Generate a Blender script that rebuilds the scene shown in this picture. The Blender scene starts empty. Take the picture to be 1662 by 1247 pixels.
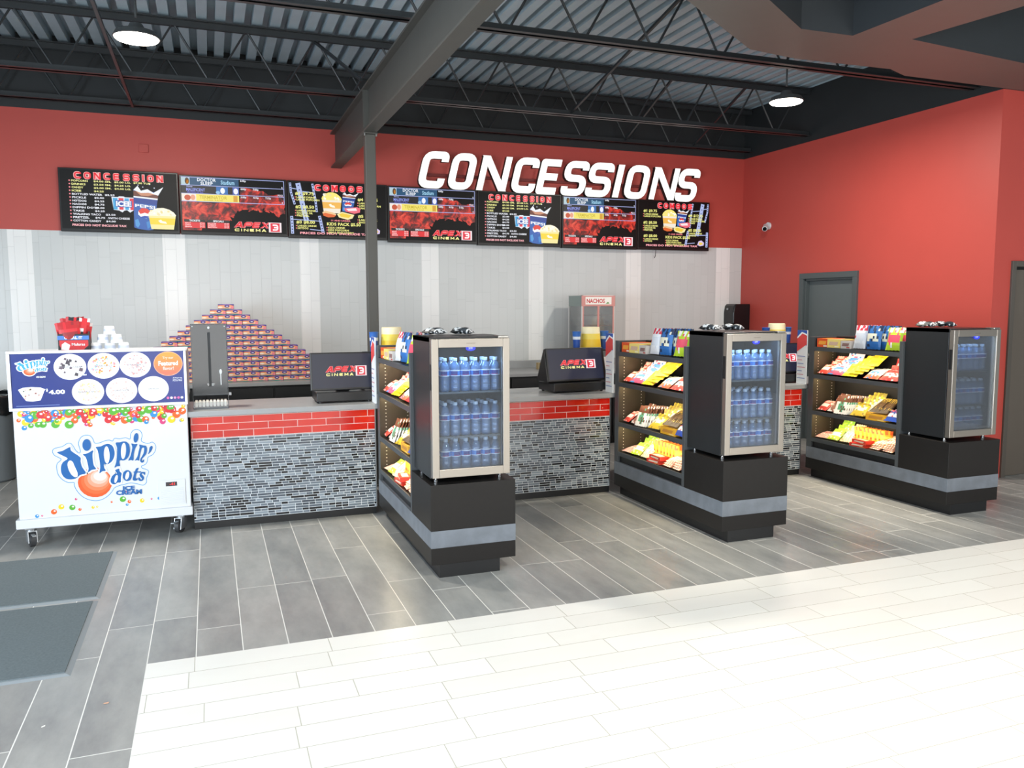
import bpy, math, random
from mathutils import Matrix, Vector
R = random.Random(7)
SC = bpy.context.scene
COL = SC.collection
PI = math.pi

# ------------------------------------------------------------------ camera
EYE = 1.6
yaw, pit, rol = 0.3566865, 0.09785123, -0.00228352
_f = Vector((math.sin(yaw)*math.cos(pit), math.cos(yaw)*math.cos(pit), -math.sin(pit)))
_r = Vector((math.cos(yaw), -math.sin(yaw), 0)); _u = _r.cross(_f)
_r2 = _r*math.cos(rol) + _u*math.sin(rol); _u2 = _u*math.cos(rol) - _r*math.sin(rol)
cam = bpy.data.cameras.new('camera'); cam.sensor_width = 36; cam.lens = 1314.43/1662*36
co = bpy.data.objects.new('camera', cam); COL.objects.link(co)
mw = Matrix.Identity(4)
for i in range(3):
    mw[i][0] = _r2[i]; mw[i][1] = _u2[i]; mw[i][2] = -_f[i]
mw[2][3] = EYE
co.matrix_world = mw
SC.camera = co

# ------------------------------------------------------------------ world, lights, exposure
SC.view_settings.view_transform = 'Standard'; SC.view_settings.look = 'None'
SC.view_settings.exposure = 0.0; SC.view_settings.gamma = 1.0; SC.view_settings.use_curve_mapping = False
w = bpy.data.worlds.new('daylight'); SC.world = w; w.use_nodes = True
w.node_tree.nodes['Background'].inputs[0].default_value = (0.86, 0.93, 1.0, 1)
w.node_tree.nodes['Background'].inputs[1].default_value = 0.32

def area(name, loc, rot, sx, sy, power, col):
    l = bpy.data.lights.new(name, 'AREA'); l.shape = 'RECTANGLE'; l.size = sx; l.size_y = sy
    l.energy = power; l.color = col
    o = bpy.data.objects.new(name, l); COL.objects.link(o); o.location = loc; o.rotation_euler = rot
    return o
area('daylight_side_windows', (-4.3, 0.2, 1.2), (0, -PI/2, 0), 2.2, 7.2, 680, (0.78, 0.90, 1.0))
area('daylight_front_windows', (0.3, -3.4, 1.3), (PI/2, 0, 0), 5.2, 2.4, 190, (1.0, 0.98, 0.95))
area('daylight_front_windows', (6.6, -3.4, 1.3), (PI/2, 0, 0), 3.2, 2.4, 120, (1.0, 0.98, 0.95))
HIGHBAY_POWER = 70

# ------------------------------------------------------------------ helpers
def lin(h):
    h = h.lstrip('#'); out = []
    for i in (0, 2, 4):
        c = int(h[i:i+2], 16)/255
        out.append(c/12.92 if c <= 0.04045 else ((c+0.055)/1.055)**2.4)
    return (*out, 1.0)

MATS = {}
def mat(name, hexc, rough=0.5, metal=0.0, emit=0.0, alpha=1.0, vary=0.0, scale=8.0, spec=0.5):
    if name in MATS: return MATS[name]
    m = bpy.data.materials.new(name); m.use_nodes = True; MATS[name] = m
    nt = m.node_tree; b = nt.nodes['Principled BSDF']; c = lin(hexc)
    b.inputs['Base Color'].default_value = c; b.inputs['Roughness'].default_value = rough
    b.inputs['Metallic'].default_value = metal; b.inputs['Specular IOR Level'].default_value = spec
    if emit:
        b.inputs['Emission Color'].default_value = c; b.inputs['Emission Strength'].default_value = emit
        b.inputs['Base Color'].default_value = (0.01, 0.01, 0.01, 1)
    b.inputs['Alpha'].default_value = alpha
    if vary:
        tc = nt.nodes.new('ShaderNodeTexCoord'); n = nt.nodes.new('ShaderNodeTexNoise'); n.inputs['Scale'].default_value = scale
        n.inputs['Detail'].default_value = 5
        nt.links.new(tc.outputs['Object'], n.inputs['Vector'])
        mx = nt.nodes.new('ShaderNodeMix'); mx.data_type = 'RGBA'
        mx.inputs[6].default_value = (*[x*(1-vary) for x in c[:3]], 1); mx.inputs[7].default_value = (*[min(1, x*(1+vary)) for x in c[:3]], 1)
        nt.links.new(n.outputs['Fac'], mx.inputs[0]); nt.links.new(mx.outputs[2], b.inputs['Base Color'])
    return m
def glow(hexc, s=1.0): return mat('screen_light_%s_%.1f' % (hexc, s), hexc, 0.4, emit=s)
def ink(hexc): return mat('print_%s' % hexc, hexc, 0.45)

def nd(nt, kind, **kw):
    n = nt.nodes.new(kind)
    for k, v in kw.items(): setattr(n, k, v)
    return n
def mth(nt, op, a, b=None):
    n = nt.nodes.new('ShaderNodeMath'); n.operation = op
    for i, x in enumerate((a, b)):
        if x is None: continue
        if isinstance(x, (int, float)): n.inputs[i].default_value = x
        else: nt.links.new(x, n.inputs[i])
    return n.outputs[0]
def tile_mat(name, ua, va, L, H, g, cols, groutc, rough, mode='random', split=False, grain=0.0, gdir=0, u0=0.0, v0=0.0, bump=0.0, grough=0.7, stops=None, gstretch=1.6, tvar=0.45):
    """procedural tiles; ua/va name the object axes that run along and across a tile"""
    m = bpy.data.materials.new(name); m.use_nodes = True; nt = m.node_tree; b = nt.nodes['Principled BSDF']
    tc = nd(nt, 'ShaderNodeTexCoord'); sp = nd(nt, 'ShaderNodeSeparateXYZ'); nt.links.new(tc.outputs['Object'], sp.inputs[0])
    u = mth(nt, 'SUBTRACT', sp.outputs[ua], u0); v = mth(nt, 'SUBTRACT', sp.outputs[va], v0)
    vs = mth(nt, 'DIVIDE', v, H); row = mth(nt, 'FLOOR', vs)
    wn = nd(nt, 'ShaderNodeTexWhiteNoise', noise_dimensions='1D'); nt.links.new(mth(nt, 'ADD', row, 0.37), wn.inputs['W'])
    if mode == 'random': off = mth(nt, 'MULTIPLY', wn.outputs['Value'], 7.0)
    else: off = mth(nt, 'MULTIPLY', mth(nt, 'FLOORED_MODULO', row, 2.0), 0.5)
    us = mth(nt, 'ADD', mth(nt, 'DIVIDE', u, L), off)
    colm = mth(nt, 'FLOOR', us); fu = mth(nt, 'MULTIPLY', mth(nt, 'FRACT', us), L)
    if split:
        cv = nd(nt, 'ShaderNodeCombineXYZ'); nt.links.new(row, cv.inputs[0]); nt.links.new(colm, cv.inputs[1])
        w2 = nd(nt, 'ShaderNodeTexWhiteNoise', noise_dimensions='2D'); nt.links.new(cv.outputs[0], w2.inputs['Vector'])
        sw = mth(nt, 'GREATER_THAN', w2.outputs['Value'], 0.5)
        us2 = mth(nt, 'MULTIPLY', us, 2.0); c2 = mth(nt, 'DIVIDE', mth(nt, 'FLOOR', us2), 2.0)
        f2 = mth(nt, 'MULTIPLY', mth(nt, 'FRACT', us2), L/2)
        inv = mth(nt, 'SUBTRACT', 1.0, sw)
        fu = mth(nt, 'ADD', mth(nt, 'MULTIPLY', fu, inv), mth(nt, 'MULTIPLY', f2, sw))
        colm = mth(nt, 'ADD', mth(nt, 'MULTIPLY', colm, inv), mth(nt, 'MULTIPLY', c2, sw))
    fv = mth(nt, 'MULTIPLY', mth(nt, 'FRACT', vs), H)
    gm = mth(nt, 'MAXIMUM', mth(nt, 'LESS_THAN', fu, g), mth(nt, 'LESS_THAN', fv, g))
    cv = nd(nt, 'ShaderNodeCombineXYZ'); nt.links.new(mth(nt, 'ADD', row, 0.21), cv.inputs[0]); nt.links.new(mth(nt, 'ADD', colm, 0.13), cv.inputs[1])
    w3 = nd(nt, 'ShaderNodeTexWhiteNoise', noise_dimensions='2D'); nt.links.new(cv.outputs[0], w3.inputs['Vector'])
    rp = nd(nt, 'ShaderNodeValToRGB'); rp.color_ramp.interpolation = 'CONSTANT' if stops else 'LINEAR'
    el = rp.color_ramp.elements
    while len(el) < len(cols): el.new(0.5)
    for i, c in enumerate(cols):
        el[i].position = stops[i] if stops else i/max(1, len(cols)-1)
    for i, c in enumerate(cols): el[i].color = lin(c)
    fac = w3.outputs['Value']
    if grain:
        mp = nd(nt, 'ShaderNodeMapping'); sc = [6.0, 6.0, 6.0]; sc[gdir] = gstretch; mp.inputs['Scale'].default_value = sc
        nt.links.new(tc.outputs['Object'], mp.inputs['Vector'])
        # shift the grain per tile
        add = nd(nt, 'ShaderNodeVectorMath', operation='ADD'); nt.links.new(mp.outputs[0], add.inputs[0])
        scv = nd(nt, 'ShaderNodeVectorMath', operation='SCALE'); scv.inputs['Scale'].default_value = 9.0
        nt.links.new(w3.outputs['Color'], scv.inputs[0]); nt.links.new(scv.outputs[0], add.inputs[1])
        ns = nd(nt, 'ShaderNodeTexNoise'); ns.inputs['Scale'].default_value = 1.0; ns.inputs['Detail'].default_value = 8; ns.inputs['Roughness'].default_value = 0.65
        nt.links.new(add.outputs[0], ns.inputs['Vector'])
        g2 = mth(nt, 'MULTIPLY', mth(nt, 'SUBTRACT', ns.outputs['Fac'], 0.5), grain*4)
        fac = mth(nt, 'ADD', mth(nt, 'ADD', mth(nt, 'MULTIPLY', mth(nt, 'SUBTRACT', fac, 0.5), tvar), 0.5), g2)
    nt.links.new(fac, rp.inputs[0])
    mx = nd(nt, 'ShaderNodeMix', data_type='RGBA'); nt.links.new(gm, mx.inputs[0]); nt.links.new(rp.outputs[0], mx.inputs[6]); mx.inputs[7].default_value = lin(groutc)
    nt.links.new(mx.outputs[2], b.inputs['Base Color'])
    nt.links.new(mth(nt, 'ADD', mth(nt, 'MULTIPLY', gm, grough-rough), rough), b.inputs['Roughness'])
    if bump:
        bp = nd(nt, 'ShaderNodeBump'); bp.inputs['Strength'].default_value = bump; bp.inputs['Distance'].default_value = 0.002
        nt.links.new(mth(nt, 'SUBTRACT', 1.0, gm), bp.inputs['Height']); nt.links.new(bp.outputs[0], b.inputs['Normal'])
    return m
def clear_mat(name, hexc, trans, gloss=0.12, rough=0.05, diffc=None):
    """cheap see-through material: tinted transparency + a little diffuse + fresnel gloss"""
    m = bpy.data.materials.new(name); m.use_nodes = True; nt = m.node_tree
    for n in list(nt.nodes):
        if n.type == 'BSDF_PRINCIPLED': nt.nodes.remove(n)
    out = [n for n in nt.nodes if n.type == 'OUTPUT_MATERIAL'][0]
    tr = nd(nt, 'ShaderNodeBsdfTransparent'); tr.inputs[0].default_value = lin(hexc)
    df = nd(nt, 'ShaderNodeBsdfDiffuse'); df.inputs[0].default_value = lin(diffc or hexc)
    gl = nd(nt, 'ShaderNodeBsdfGlossy'); gl.inputs['Roughness'].default_value = rough
    m1 = nd(nt, 'ShaderNodeMixShader'); m1.inputs[0].default_value = trans
    nt.links.new(df.outputs[0], m1.inputs[1]); nt.links.new(tr.outputs[0], m1.inputs[2])
    fr = nd(nt, 'ShaderNodeFresnel'); fr.inputs[0].default_value = 1.45
    m2 = nd(nt, 'ShaderNodeMixShader'); nt.links.new(mth(nt, 'ADD', mth(nt, 'MULTIPLY', fr.outputs[0], 0.8), gloss), m2.inputs[0])
    nt.links.new(m1.outputs[0], m2.inputs[1]); nt.links.new(gl.outputs[0], m2.inputs[2]); nt.links.new(m2.outputs[0], out.inputs[0])
    return m

class MB:
    def __init__(s): s.v = []; s.f = []; s.fm = []; s.mats = []; s.cur = 0
    def m(s, material):
        if material not in s.mats: s.mats.append(material)
        s.cur = s.mats.index(material); return s
    def poly(s, pts):
        n = len(s.v); s.v += [tuple(p) for p in pts]; s.f.append(tuple(range(n, n+len(pts)))); s.fm.append(s.cur); return s
    def box(s, x0, x1, y0, y1, z0, z1):
        n = len(s.v); s.v += [(x, y, z) for x in (x0, x1) for y in (y0, y1) for z in (z0, z1)]
        for q in ((0, 1, 3, 2), (4, 6, 7, 5), (0, 4, 5, 1), (2, 3, 7, 6), (0, 2, 6, 4), (1, 5, 7, 3)):
            s.f.append(tuple(n+i for i in q)); s.fm.append(s.cur)
        return s
    def hexa(s, b4, t4):
        """bottom and top quads, both counter-clockwise seen from above"""
        n = len(s.v); s.v += [tuple(p) for p in b4] + [tuple(p) for p in t4]
        for q in ((3, 2, 1, 0), (4, 5, 6, 7), (0, 1, 5, 4), (1, 2, 6, 5), (2, 3, 7, 6), (3, 0, 4, 7)):
            s.f.append(tuple(n+i for i in q)); s.fm.append(s.cur)
        return s
    def prism(s, pts, h0, h1, axis=2):
        """polygon extruded along an axis"""
        def P(p, h): return (p[0], p[1], h) if axis == 2 else ((h, p[0], p[1]) if axis == 0 else (p[0], h, p[1]))
        n = len(s.v); k = len(pts); s.v += [P(p, h0) for p in pts] + [P(p, h1) for p in pts]
        s.f.append(tuple(range(n+k-1, n-1, -1))); s.f.append(tuple(range(n+k, n+2*k))); s.fm += [s.cur]*2
        for i in range(k):
            j = (i+1) % k; s.f.append((n+i, n+j, n+k+j, n+k+i)); s.fm.append(s.cur)
        return s
    def tube(s, p0, p1, r, n=10, r1=None, cap=True):
        p0 = Vector(p0); p1 = Vector(p1); d = (p1-p0).normalized(); r1 = r if r1 is None else r1
        a = d.orthogonal().normalized(); b = d.cross(a); k = len(s.v)
        for p, rr in ((p0, r), (p1, r1)):
            for i in range(n):
                t = 2*PI*i/n; s.v.append(tuple(p + (a*math.cos(t)+b*math.sin(t))*rr))
        for i in range(n):
            j = (i+1) % n; s.f.append((k+i, k+j, k+n+j, k+n+i)); s.fm.append(s.cur)
        if cap:
            s.f.append(tuple(range(k+n-1, k-1, -1))); s.f.append(tuple(range(k+n, k+2*n))); s.fm += [s.cur]*2
        return s
    def lathe(s, prof, n=20, c=(0, 0, 0), caps=True):
        k = len(s.v)
        for r, z in prof:
            for i in range(n):
                t = 2*PI*i/n; s.v.append((c[0]+r*math.cos(t), c[1]+r*math.sin(t), c[2]+z))
        for a in range(len(prof)-1):
            for i in range(n):
                j = (i+1) % n; s.f.append((k+a*n+i, k+a*n+j, k+(a+1)*n+j, k+(a+1)*n+i)); s.fm.append(s.cur)
        if caps:
            s.f.append(tuple(range(k+n-1, k-1, -1))); s.fm.append(s.cur)
            e = k+(len(prof)-1)*n; s.f.append(tuple(range(e, e+n))); s.fm.append(s.cur)
        return s
    def mesh(s, name, smooth=None):
        me = bpy.data.meshes.new(name); me.from_pydata(s.v, [], s.f)
        for x in s.mats: me.materials.append(x)
        me.polygons.foreach_set('material_index', s.fm)
        if smooth:
            me.polygons.foreach_set('use_smooth', [True]*len(me.polygons)); me.set_sharp_from_angle(angle=math.radians(smooth))
        me.update(); return me
    def build(s, name, parent=None, bevel=0.0, smooth=None, loc=(0, 0, 0), rot=(0, 0, 0), seg=2):
        o = bpy.data.objects.new(name, s.mesh(name, smooth)); COL.objects.link(o)
        o.location = loc; o.rotation_euler = rot
        if parent: o.parent = parent
        if bevel:
            b = o.modifiers.new('edge', 'BEVEL'); b.width = bevel; b.segments = seg; b.limit_method = 'ANGLE'; b.angle_limit = 0.7
        return o

def tag(o, label=None, cat=None, group=None, kind=None):
    if label: o['label'] = label
    if cat: o['category'] = cat
    if group: o['group'] = group
    if kind: o['kind'] = kind
    return o
def thing(name, label, cat, loc=(0, 0, 0), rot=(0, 0, 0), group=None):
    o = bpy.data.objects.new(name, None); COL.objects.link(o); o.empty_display_size = 0.1
    o.location = loc; o.rotation_euler = rot
    return tag(o, label, cat, group)
def dup(root, loc=None, rot=None, label=None):
    def cp(o, par):
        c = o.copy(); COL.objects.link(c)
        if par: c.parent = par
        for ch in list(o.children): cp(ch, c)
        return c
    r = cp(root, None)
    if loc is not None: r.location = loc
    if rot is not None: r.rotation_euler = rot
    if label: r['label'] = label
    return r
ORD = ['first', 'second', 'third', 'fourth', 'fifth', 'sixth', 'seventh', 'eighth', 'ninth', 'tenth', 'eleventh', 'twelfth', 'thirteenth', 'fourteenth', 'fifteenth', 'sixteenth']

# ------------------------------------------------------------------ flat artwork (prints and screens): (x, z) drawings on real faces
_TXT = {}
def text_faces(body, bold=0.0):
    k = (body, bold)
    if k not in _TXT:
        cu = bpy.data.curves.new('lettering', 'FONT'); cu.body = body; cu.offset = bold; cu.resolution_u = 2; cu.fill_mode = 'FRONT'
        o = bpy.data.objects.new('lettering', cu); COL.objects.link(o)
        dg = bpy.context.evaluated_depsgraph_get(); ev = o.evaluated_get(dg); me = ev.to_mesh()
        vs = [(v.co.x, v.co.y) for v in me.vertices]; fs = [tuple(p.vertices) for p in me.polygons]
        ev.to_mesh_clear(); bpy.data.objects.remove(o); bpy.data.curves.remove(cu)
        x0 = min(v[0] for v in vs); x1 = max(v[0] for v in vs); y0 = min(v[1] for v in vs); y1 = max(v[1] for v in vs)
        _TXT[k] = ([((x-x0)/(x1-x0), (y-y0)/(y1-y0)) for x, y in vs], fs)
    return _TXT[k]
def rounded(pts, r, closed=False, n=5):
    out = []; k = len(pts)
    for i, p in enumerate(pts):
        if not closed and i in (0, k-1): out.append(p); continue
        a = Vector(pts[i-1]); b = Vector(p); c = Vector(pts[(i+1) % k])
        d1 = (a-b); d2 = (c-b); rr = min(r, d1.length*0.49, d2.length*0.49)
        p1 = b+d1.normalized()*rr; p2 = b+d2.normalized()*rr
        for j in range(n+1):
            t = j/n; q = p1*(1-t)**2 + b*2*t*(1-t) + p2*t*t; out.append((q.x, q.y))
    return out
def smooth_loop(pts, n=4):
    out = []; k = len(pts)
    for i in range(k):
        p0, p1, p2, p3 = (Vector(pts[(i+j-1) % k]) for j in range(4))
        for j in range(n):
            t = j/n; q = 0.5*((2*p1)+(p2-p0)*t+(2*p0-5*p1+4*p2-p3)*t*t+(3*p1-p0-3*p2+p3)*t**3); out.append((q.x, q.y))
    return out
def strip(pts, w, closed=False):
    """offset both ways; list of quads"""
    k = len(pts); L = []; Rr = []
    for i in range(k):
        p = Vector(pts[i]); a = Vector(pts[i-1]) if (i or closed) else None; c = Vector(pts[(i+1) % k]) if (i < k-1 or closed) else None
        d1 = (p-a).normalized() if a is not None else None; d2 = (c-p).normalized() if c is not None else None
        d1 = d1 or d2; d2 = d2 or d1
        n1 = Vector((-d1.y, d1.x)); n2 = Vector((-d2.y, d2.x)); m = n1+n2
        if m.length < 1e-4: m = n1
        m.normalize(); l = min(1.7, 1/max(0.3, m.dot(n1)))*w/2
        L.append(p+m*l); Rr.append(p-m*l)
    return [[Rr[i], Rr[(i+1) % k], L[(i+1) % k], L[i]] for i in range(k if closed else k-1)]
GL = {
 'C': [('p', [(1, .78), (1, 1), (0, 1), (0, 0), (1, 0), (1, .22)], 0)],
 'O': [('p', [(0, 0), (1, 0), (1, 1), (0, 1)], 1)],
 'N': [('p', [(0, 0), (0, 1)], 0), ('p', [(1, 0), (1, 1)], 0), ('d', (0, 1), (1, 0))],
 'E': [('p', [(1, 1), (0, 1), (0, 0), (1, 0)], 2), ('p', [(0, .5), (.92, .5)], 0)],
 'S': [('p', [(1, .8), (1, 1), (0, 1), (0, .5), (1, .5), (1, 0), (0, 0), (0, .2)], 0)],
 'I': [('p', [(.5, 0), (.5, 1)], 0)],
 'M': [('p', [(0, 0), (0, 1)], 0), ('p', [(1, 0), (1, 1)], 0), ('d', (0, 1), (.5, .1)), ('d', (1, 1), (.5, .1))],
 'B': [('p', [(0, 0), (1, 0), (1, 1), (0, 1)], 1), ('p', [(0, .5), (1, .5)], 0)],
 'A': [('d', (.5, 1), (0, 0)), ('d', (.5, 1), (1, 0)), ('p', [(.2, .25), (.8, .25)], 0)],
 'P': [('p', [(0, 0), (0, 1), (1, 1), (1, .42), (.1, .42)], 0)],
 'X': [('d', (0, 1), (1, 0)), ('d', (1, 1), (0, 0))],
 '3': [('p', [(0, 1), (1, 1), (1, 0), (0, 0)], 0), ('p', [(.25, .5), (1, .5)], 0)],
}
def glyph(ch, x, z, wd, ht, t, shear=0.0, th=None):
    """polygons of one squared letter"""
    th = th or t; out = []; ax = x+t/2; az = z+th/2; bw = wd-t; bh = ht-th
    if ch == 'I': ax = x; bw = wd
    S = lambda p: (ax+p[0]*bw, az+p[1]*bh)
    for g in GL[ch]:
        if g[0] == 'p':
            pts = [S(p) for p in g[1]]
            if ch in 'NMI' or (len(g[1]) == 2 and g[1][0][0] == g[1][1][0]):
                pts = [(pts[0][0], z), (pts[1][0], z+ht)] if len(pts) == 2 and abs(pts[0][0]-pts[1][0]) < 1e-6 else pts
            if ch == 'P': pts[0] = (pts[0][0], z)
            rr = min(wd, ht)*0.28 if g[2] != 2 else 0.004
            if len(pts) > 2: pts = rounded(pts, rr, g[2] == 1)
            out += strip(pts, t, g[2] == 1)
        else:
            a, b = S(g[1]), S(g[2]); hw = t*0.62
            za = z+ht if g[1][1] == 1 else a[1]; zb = z if g[2][1] == 0 else b[1]
            out.append([(b[0]-hw, zb), (b[0]+hw, zb), (a[0]+hw, za), (a[0]-hw, za)])
    return [[(p[0]+shear*(p[1]-z), p[1]) for p in q] for q in out]
def glyph_word(word, x, z, wtot, ht, t, gap=0.18, shear=0.0):
    """evenly set word; I is narrow"""
    units = [0.35 if c == 'I' else (0.5 if c == ' ' else 1.0) for c in word]
    u = wtot/(sum(units)+gap*(len(word)-1)); out = []; cx = x
    for c, n in zip(word, units):
        if c != ' ': out += glyph(c, cx, z, n*u, ht, t, shear)
        cx += (n+gap)*u
    return out

class Art:
    """layers of flat shapes on a plane facing -Y of its object; each layer 0.4 mm in front of the one below"""
    def __init__(s, y=0.0, fn=None, step=0.0004):
        s.mb = MB(); s.y = y; s.k = 1; s.step = step; s.fn = fn or (lambda a, b: (a, b))
    def up(s, n=1): s.k += n; return s
    def P(s, p):
        a, b = s.fn(p[0], p[1]); return (a, s.y-s.k*s.step, b)
    def poly(s, pts, m): s.mb.m(m).poly([s.P(p) for p in pts]); return s
    def polys(s, L, m):
        for q in L: s.poly(q, m)
        return s
    def rect(s, x0, z0, x1, z1, m): return s.poly([(x0, z0), (x1, z0), (x1, z1), (x0, z1)], m)
    def ell(s, x, z, rx, rz, m, rot=0.0, n=24):
        c, q = math.cos(rot), math.sin(rot)
        return s.poly([(x+rx*math.cos(2*PI*i/n)*c-rz*math.sin(2*PI*i/n)*q, z+rx*math.cos(2*PI*i/n)*q+rz*math.sin(2*PI*i/n)*c) for i in range(n)], m)
    def line(s, pts, w, m, closed=False): return s.polys(strip(pts, w, closed), m)
    def text(s, body, x0, z0, wd, ht, m, bold=0.0, shear=0.0, rise=0.0):
        vs, fs = text_faces(body, bold); n = len(s.mb.v); s.mb.m(m)
        s.mb.v += [s.P((x0+a*wd+shear*b*ht, z0+b*ht+rise*a*wd)) for a, b in vs]
        for f in fs: s.mb.f.append(tuple(n+i for i in f)); s.mb.fm.append(s.mb.cur)
        return s
    def build(s, name, parent): return s.mb.build(name, parent)

# ------------------------------------------------------------------ the setting
BACK = 9.0; RIGHT = 6.57; RET = 5.325; ZR = 3.465; ZT = 2.325; ZD = 4.07
M_red = mat('red_paint', '#bd4a41', 0.5, vary=0.05, scale=3)
M_black = mat('black_paint', '#212426', 0.6, vary=0.15, scale=4)
M_dark_floor = tile_mat('dark_wood_look_tile', 1, 0, 1.22, 0.2055, 0.0045, ['#6a6b6b', '#8a8b8a', '#a5a5a2', '#bebdb9'], '#e6e4df', 0.28, grain=0.26, gdir=1, v0=-0.114, u0=0.3, gstretch=2.2, tvar=0.28)
M_white_floor = tile_mat('white_wood_look_tile', 0, 1, 0.597, 0.1595, 0.0035, ['#e2e0da', '#eae8e3', '#efeee9', '#f4f3ef'], '#b4b0a4', 0.3, grain=0.12, gdir=0, v0=3.8425, u0=-0.317)
M_wall_grey = tile_mat('grey_wall_tile', 2, 0, 0.41, 0.1023, 0.0025, ['#cfd2d2', '#d1d4d4', '#d3d6d6'], '#bcc0c0', 0.25, u0=0.05, v0=0.02, bump=0.3)
M_wall_white = tile_mat('white_wall_tile', 2, 0, 0.41, 0.1023, 0.0025, ['#f0f0ef', '#f2f2f1', '#f4f4f3'], '#d4d5d5', 0.22, u0=0.1, v0=-0.085, bump=0.3)

b = MB(); WX = -0.317; WY = 3.8425
b.m(M_dark_floor).poly([(-4.6, WY, 0), (9.5, WY, 0), (9.5, BACK, 0), (-4.6, BACK, 0)]).poly([(-4.6, -3.4, 0), (WX, -3.4, 0), (WX, WY, 0), (-4.6, WY, 0)])
tag(b.build('floor'), kind='structure')
b = MB(); b.m(M_white_floor).poly([(WX, -3.4, 0), (9.5, -3.4, 0), (9.5, WY, 0), (WX, WY, 0)])
tag(b.build('floor'), kind='structure')

# back wall: white tile strips between grey tile panels, red paint above, black paint up to the deck
strips = [(-1.7745, -1.568), (-0.415, -0.203), (0.932, 1.133), (2.266, 2.467), (3.567, 3.757), (4.865, 5.074), (6.178, 6.387)]
b = MB(); x = -4.6
def wq(m, x0, x1, z0, z1): b.m(m).poly([(x0, BACK, z0), (x1, BACK, z0), (x1, BACK, z1), (x0, BACK, z1)])
for a, c in [(-3.1, -2.9)] + strips:
    wq(M_wall_grey, x, a, 0, ZT); wq(M_wall_white, a, c, 0, ZT); x = c
wq(M_wall_grey, x, RIGHT, 0, ZT); wq(M_red, -4.6, RIGHT, ZT, ZR); wq(M_black, -4.6, RIGHT, ZR, ZD+0.1)
b.m(M_black).box(-4.6, RIGHT, BACK+0.02, BACK+0.12, 0, ZD+0.1)
tag(b.build('wall_back'), kind='structure')
b = MB()
# right wall with its door opening (y 6.93 - 7.84)
DY0, DY1, DZ = 6.93, 7.84, 1.955
def rq(m, y0, y1, z0, z1): b.m(m).poly([(RIGHT, y1, z0), (RIGHT, y0, z0), (RIGHT, y0, z1), (RIGHT, y1, z1)])
rq(M_red, RET+0.12, DY0, 0, ZR); rq(M_red, DY1, BACK, 0, ZR); rq(M_red, DY0, DY1, DZ, ZR); rq(M_black, RET+0.12, BACK, ZR, ZD+0.1)
tag(b.build('wall_right'), kind='structure')
b = MB(); b.m(M_red)
D2 = 6.78
b.box(RIGHT, D2, RET, RET+0.12, 0, ZR); b.box(D2, 9.5, RET, RET+0.12, 1.98, ZR); b.box(7.85, 9.5, RET, RET+0.12, 0, 1.98)
b.m(M_black).box(RIGHT, 9.5, RET, RET+0.12, ZR, ZD+0.1)
tag(b.build('wall_return'), kind='structure')

# doors
M_door = mat('grey_door_paint', '#5c6466', 0.45, vary=0.04); M_frame = mat('door_frame_paint', '#4e5557', 0.45)
M_door2 = mat('taupe_door_paint', '#5f5850', 0.5, vary=0.04); M_steel = mat('brushed_steel', '#b9b7b2', 0.3, 1.0); M_chrome = mat('chrome', '#d8d8da', 0.15, 1.0)
d = tag(bpy.data.objects.new('door_1', None), 'grey steel door with dark frame in the red side wall', 'door', kind='structure'); COL.objects.link(d); d.location = (RIGHT, 7.385, 0)
b = MB(); b.m(M_frame)
for y0, y1 in ((-0.455, -0.39), (0.39, 0.455)): b.box(-0.03, 0.12, y0, y1, 0, 1.89)
b.box(-0.03, 0.12, -0.455, 0.455, 1.89, 1.955); b.box(0.0, 0.12, 0.37, 0.39, 0, 1.89); b.box(0.0, 0.12, -0.39, 0.39, 1.865, 1.89)
b.build('door_frame', d, 0.003)
MB().m(M_door).box(0.05, 0.09, -0.37, 0.37, 0.005, 1.865).build('door_panel', d, 0.003)
b = MB(); b.m(M_steel).tube((0.055, 0.29, 1.0), (-0.01, 0.29, 1.0), 0.028, 14).tube((0.0, 0.29, 1.0), (-0.05, 0.29, 1.0), 0.011).tube((-0.05, 0.295, 1.0), (-0.05, 0.17, 1.0), 0.009)
b.tube((0.055, 0.29, 0.9), (0.035, 0.29, 0.9), 0.03, 14)
b.build('handle', d, smooth=40)
d = tag(bpy.data.objects.new('door_2', None), 'flush taupe door in the red return wall', 'door', kind='structure'); COL.objects.link(d); d.location = (D2, RET, 0)
b = MB(); b.m(mat('taupe_frame_paint', '#55504a', 0.5)).box(0, 0.05, -0.02, 0.12, 0, 1.98).box(1.02, 1.07, -0.02, 0.12, 0, 1.98).box(0.05, 1.02, -0.02, 0.12, 1.93, 1.98)
b.build('door_frame', d, 0.003)
MB().m(M_door2).box(0.05, 1.02, 0.02, 0.06, 0.005, 1.905).build('door_panel', d, 0.002)
MB().m(M_black).box(0.05, 1.02, 0.05, 0.12, 1.905, 1.93).build('shadow_gap', d)

# roof deck with ribs running towards the back wall
M_deck = mat('charcoal_roof_deck', '#a3b4bd', 0.42, vary=0.12, scale=5)
b = MB(); b.m(M_deck); x = -4.6
while x < 9.5:
    pr = [(x, 0), (x+0.085, 0), (x+0.088, 0.085), (x+0.150, 0.085), (x+0.153, 0)]
    for (xa, za), (xb, zb) in zip(pr, pr[1:]):
        b.poly([(xa, -3.4, ZD+za), (xa, BACK, ZD+za), (xb, BACK, ZD+zb), (xb, -3.4, ZD+zb)])
    x += 0.153
b.m(M_black).box(-4.6, 9.5, -3.4, BACK, ZD+0.09, ZD+0.14)
tag(b.build('ceiling'), kind='structure')

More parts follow.
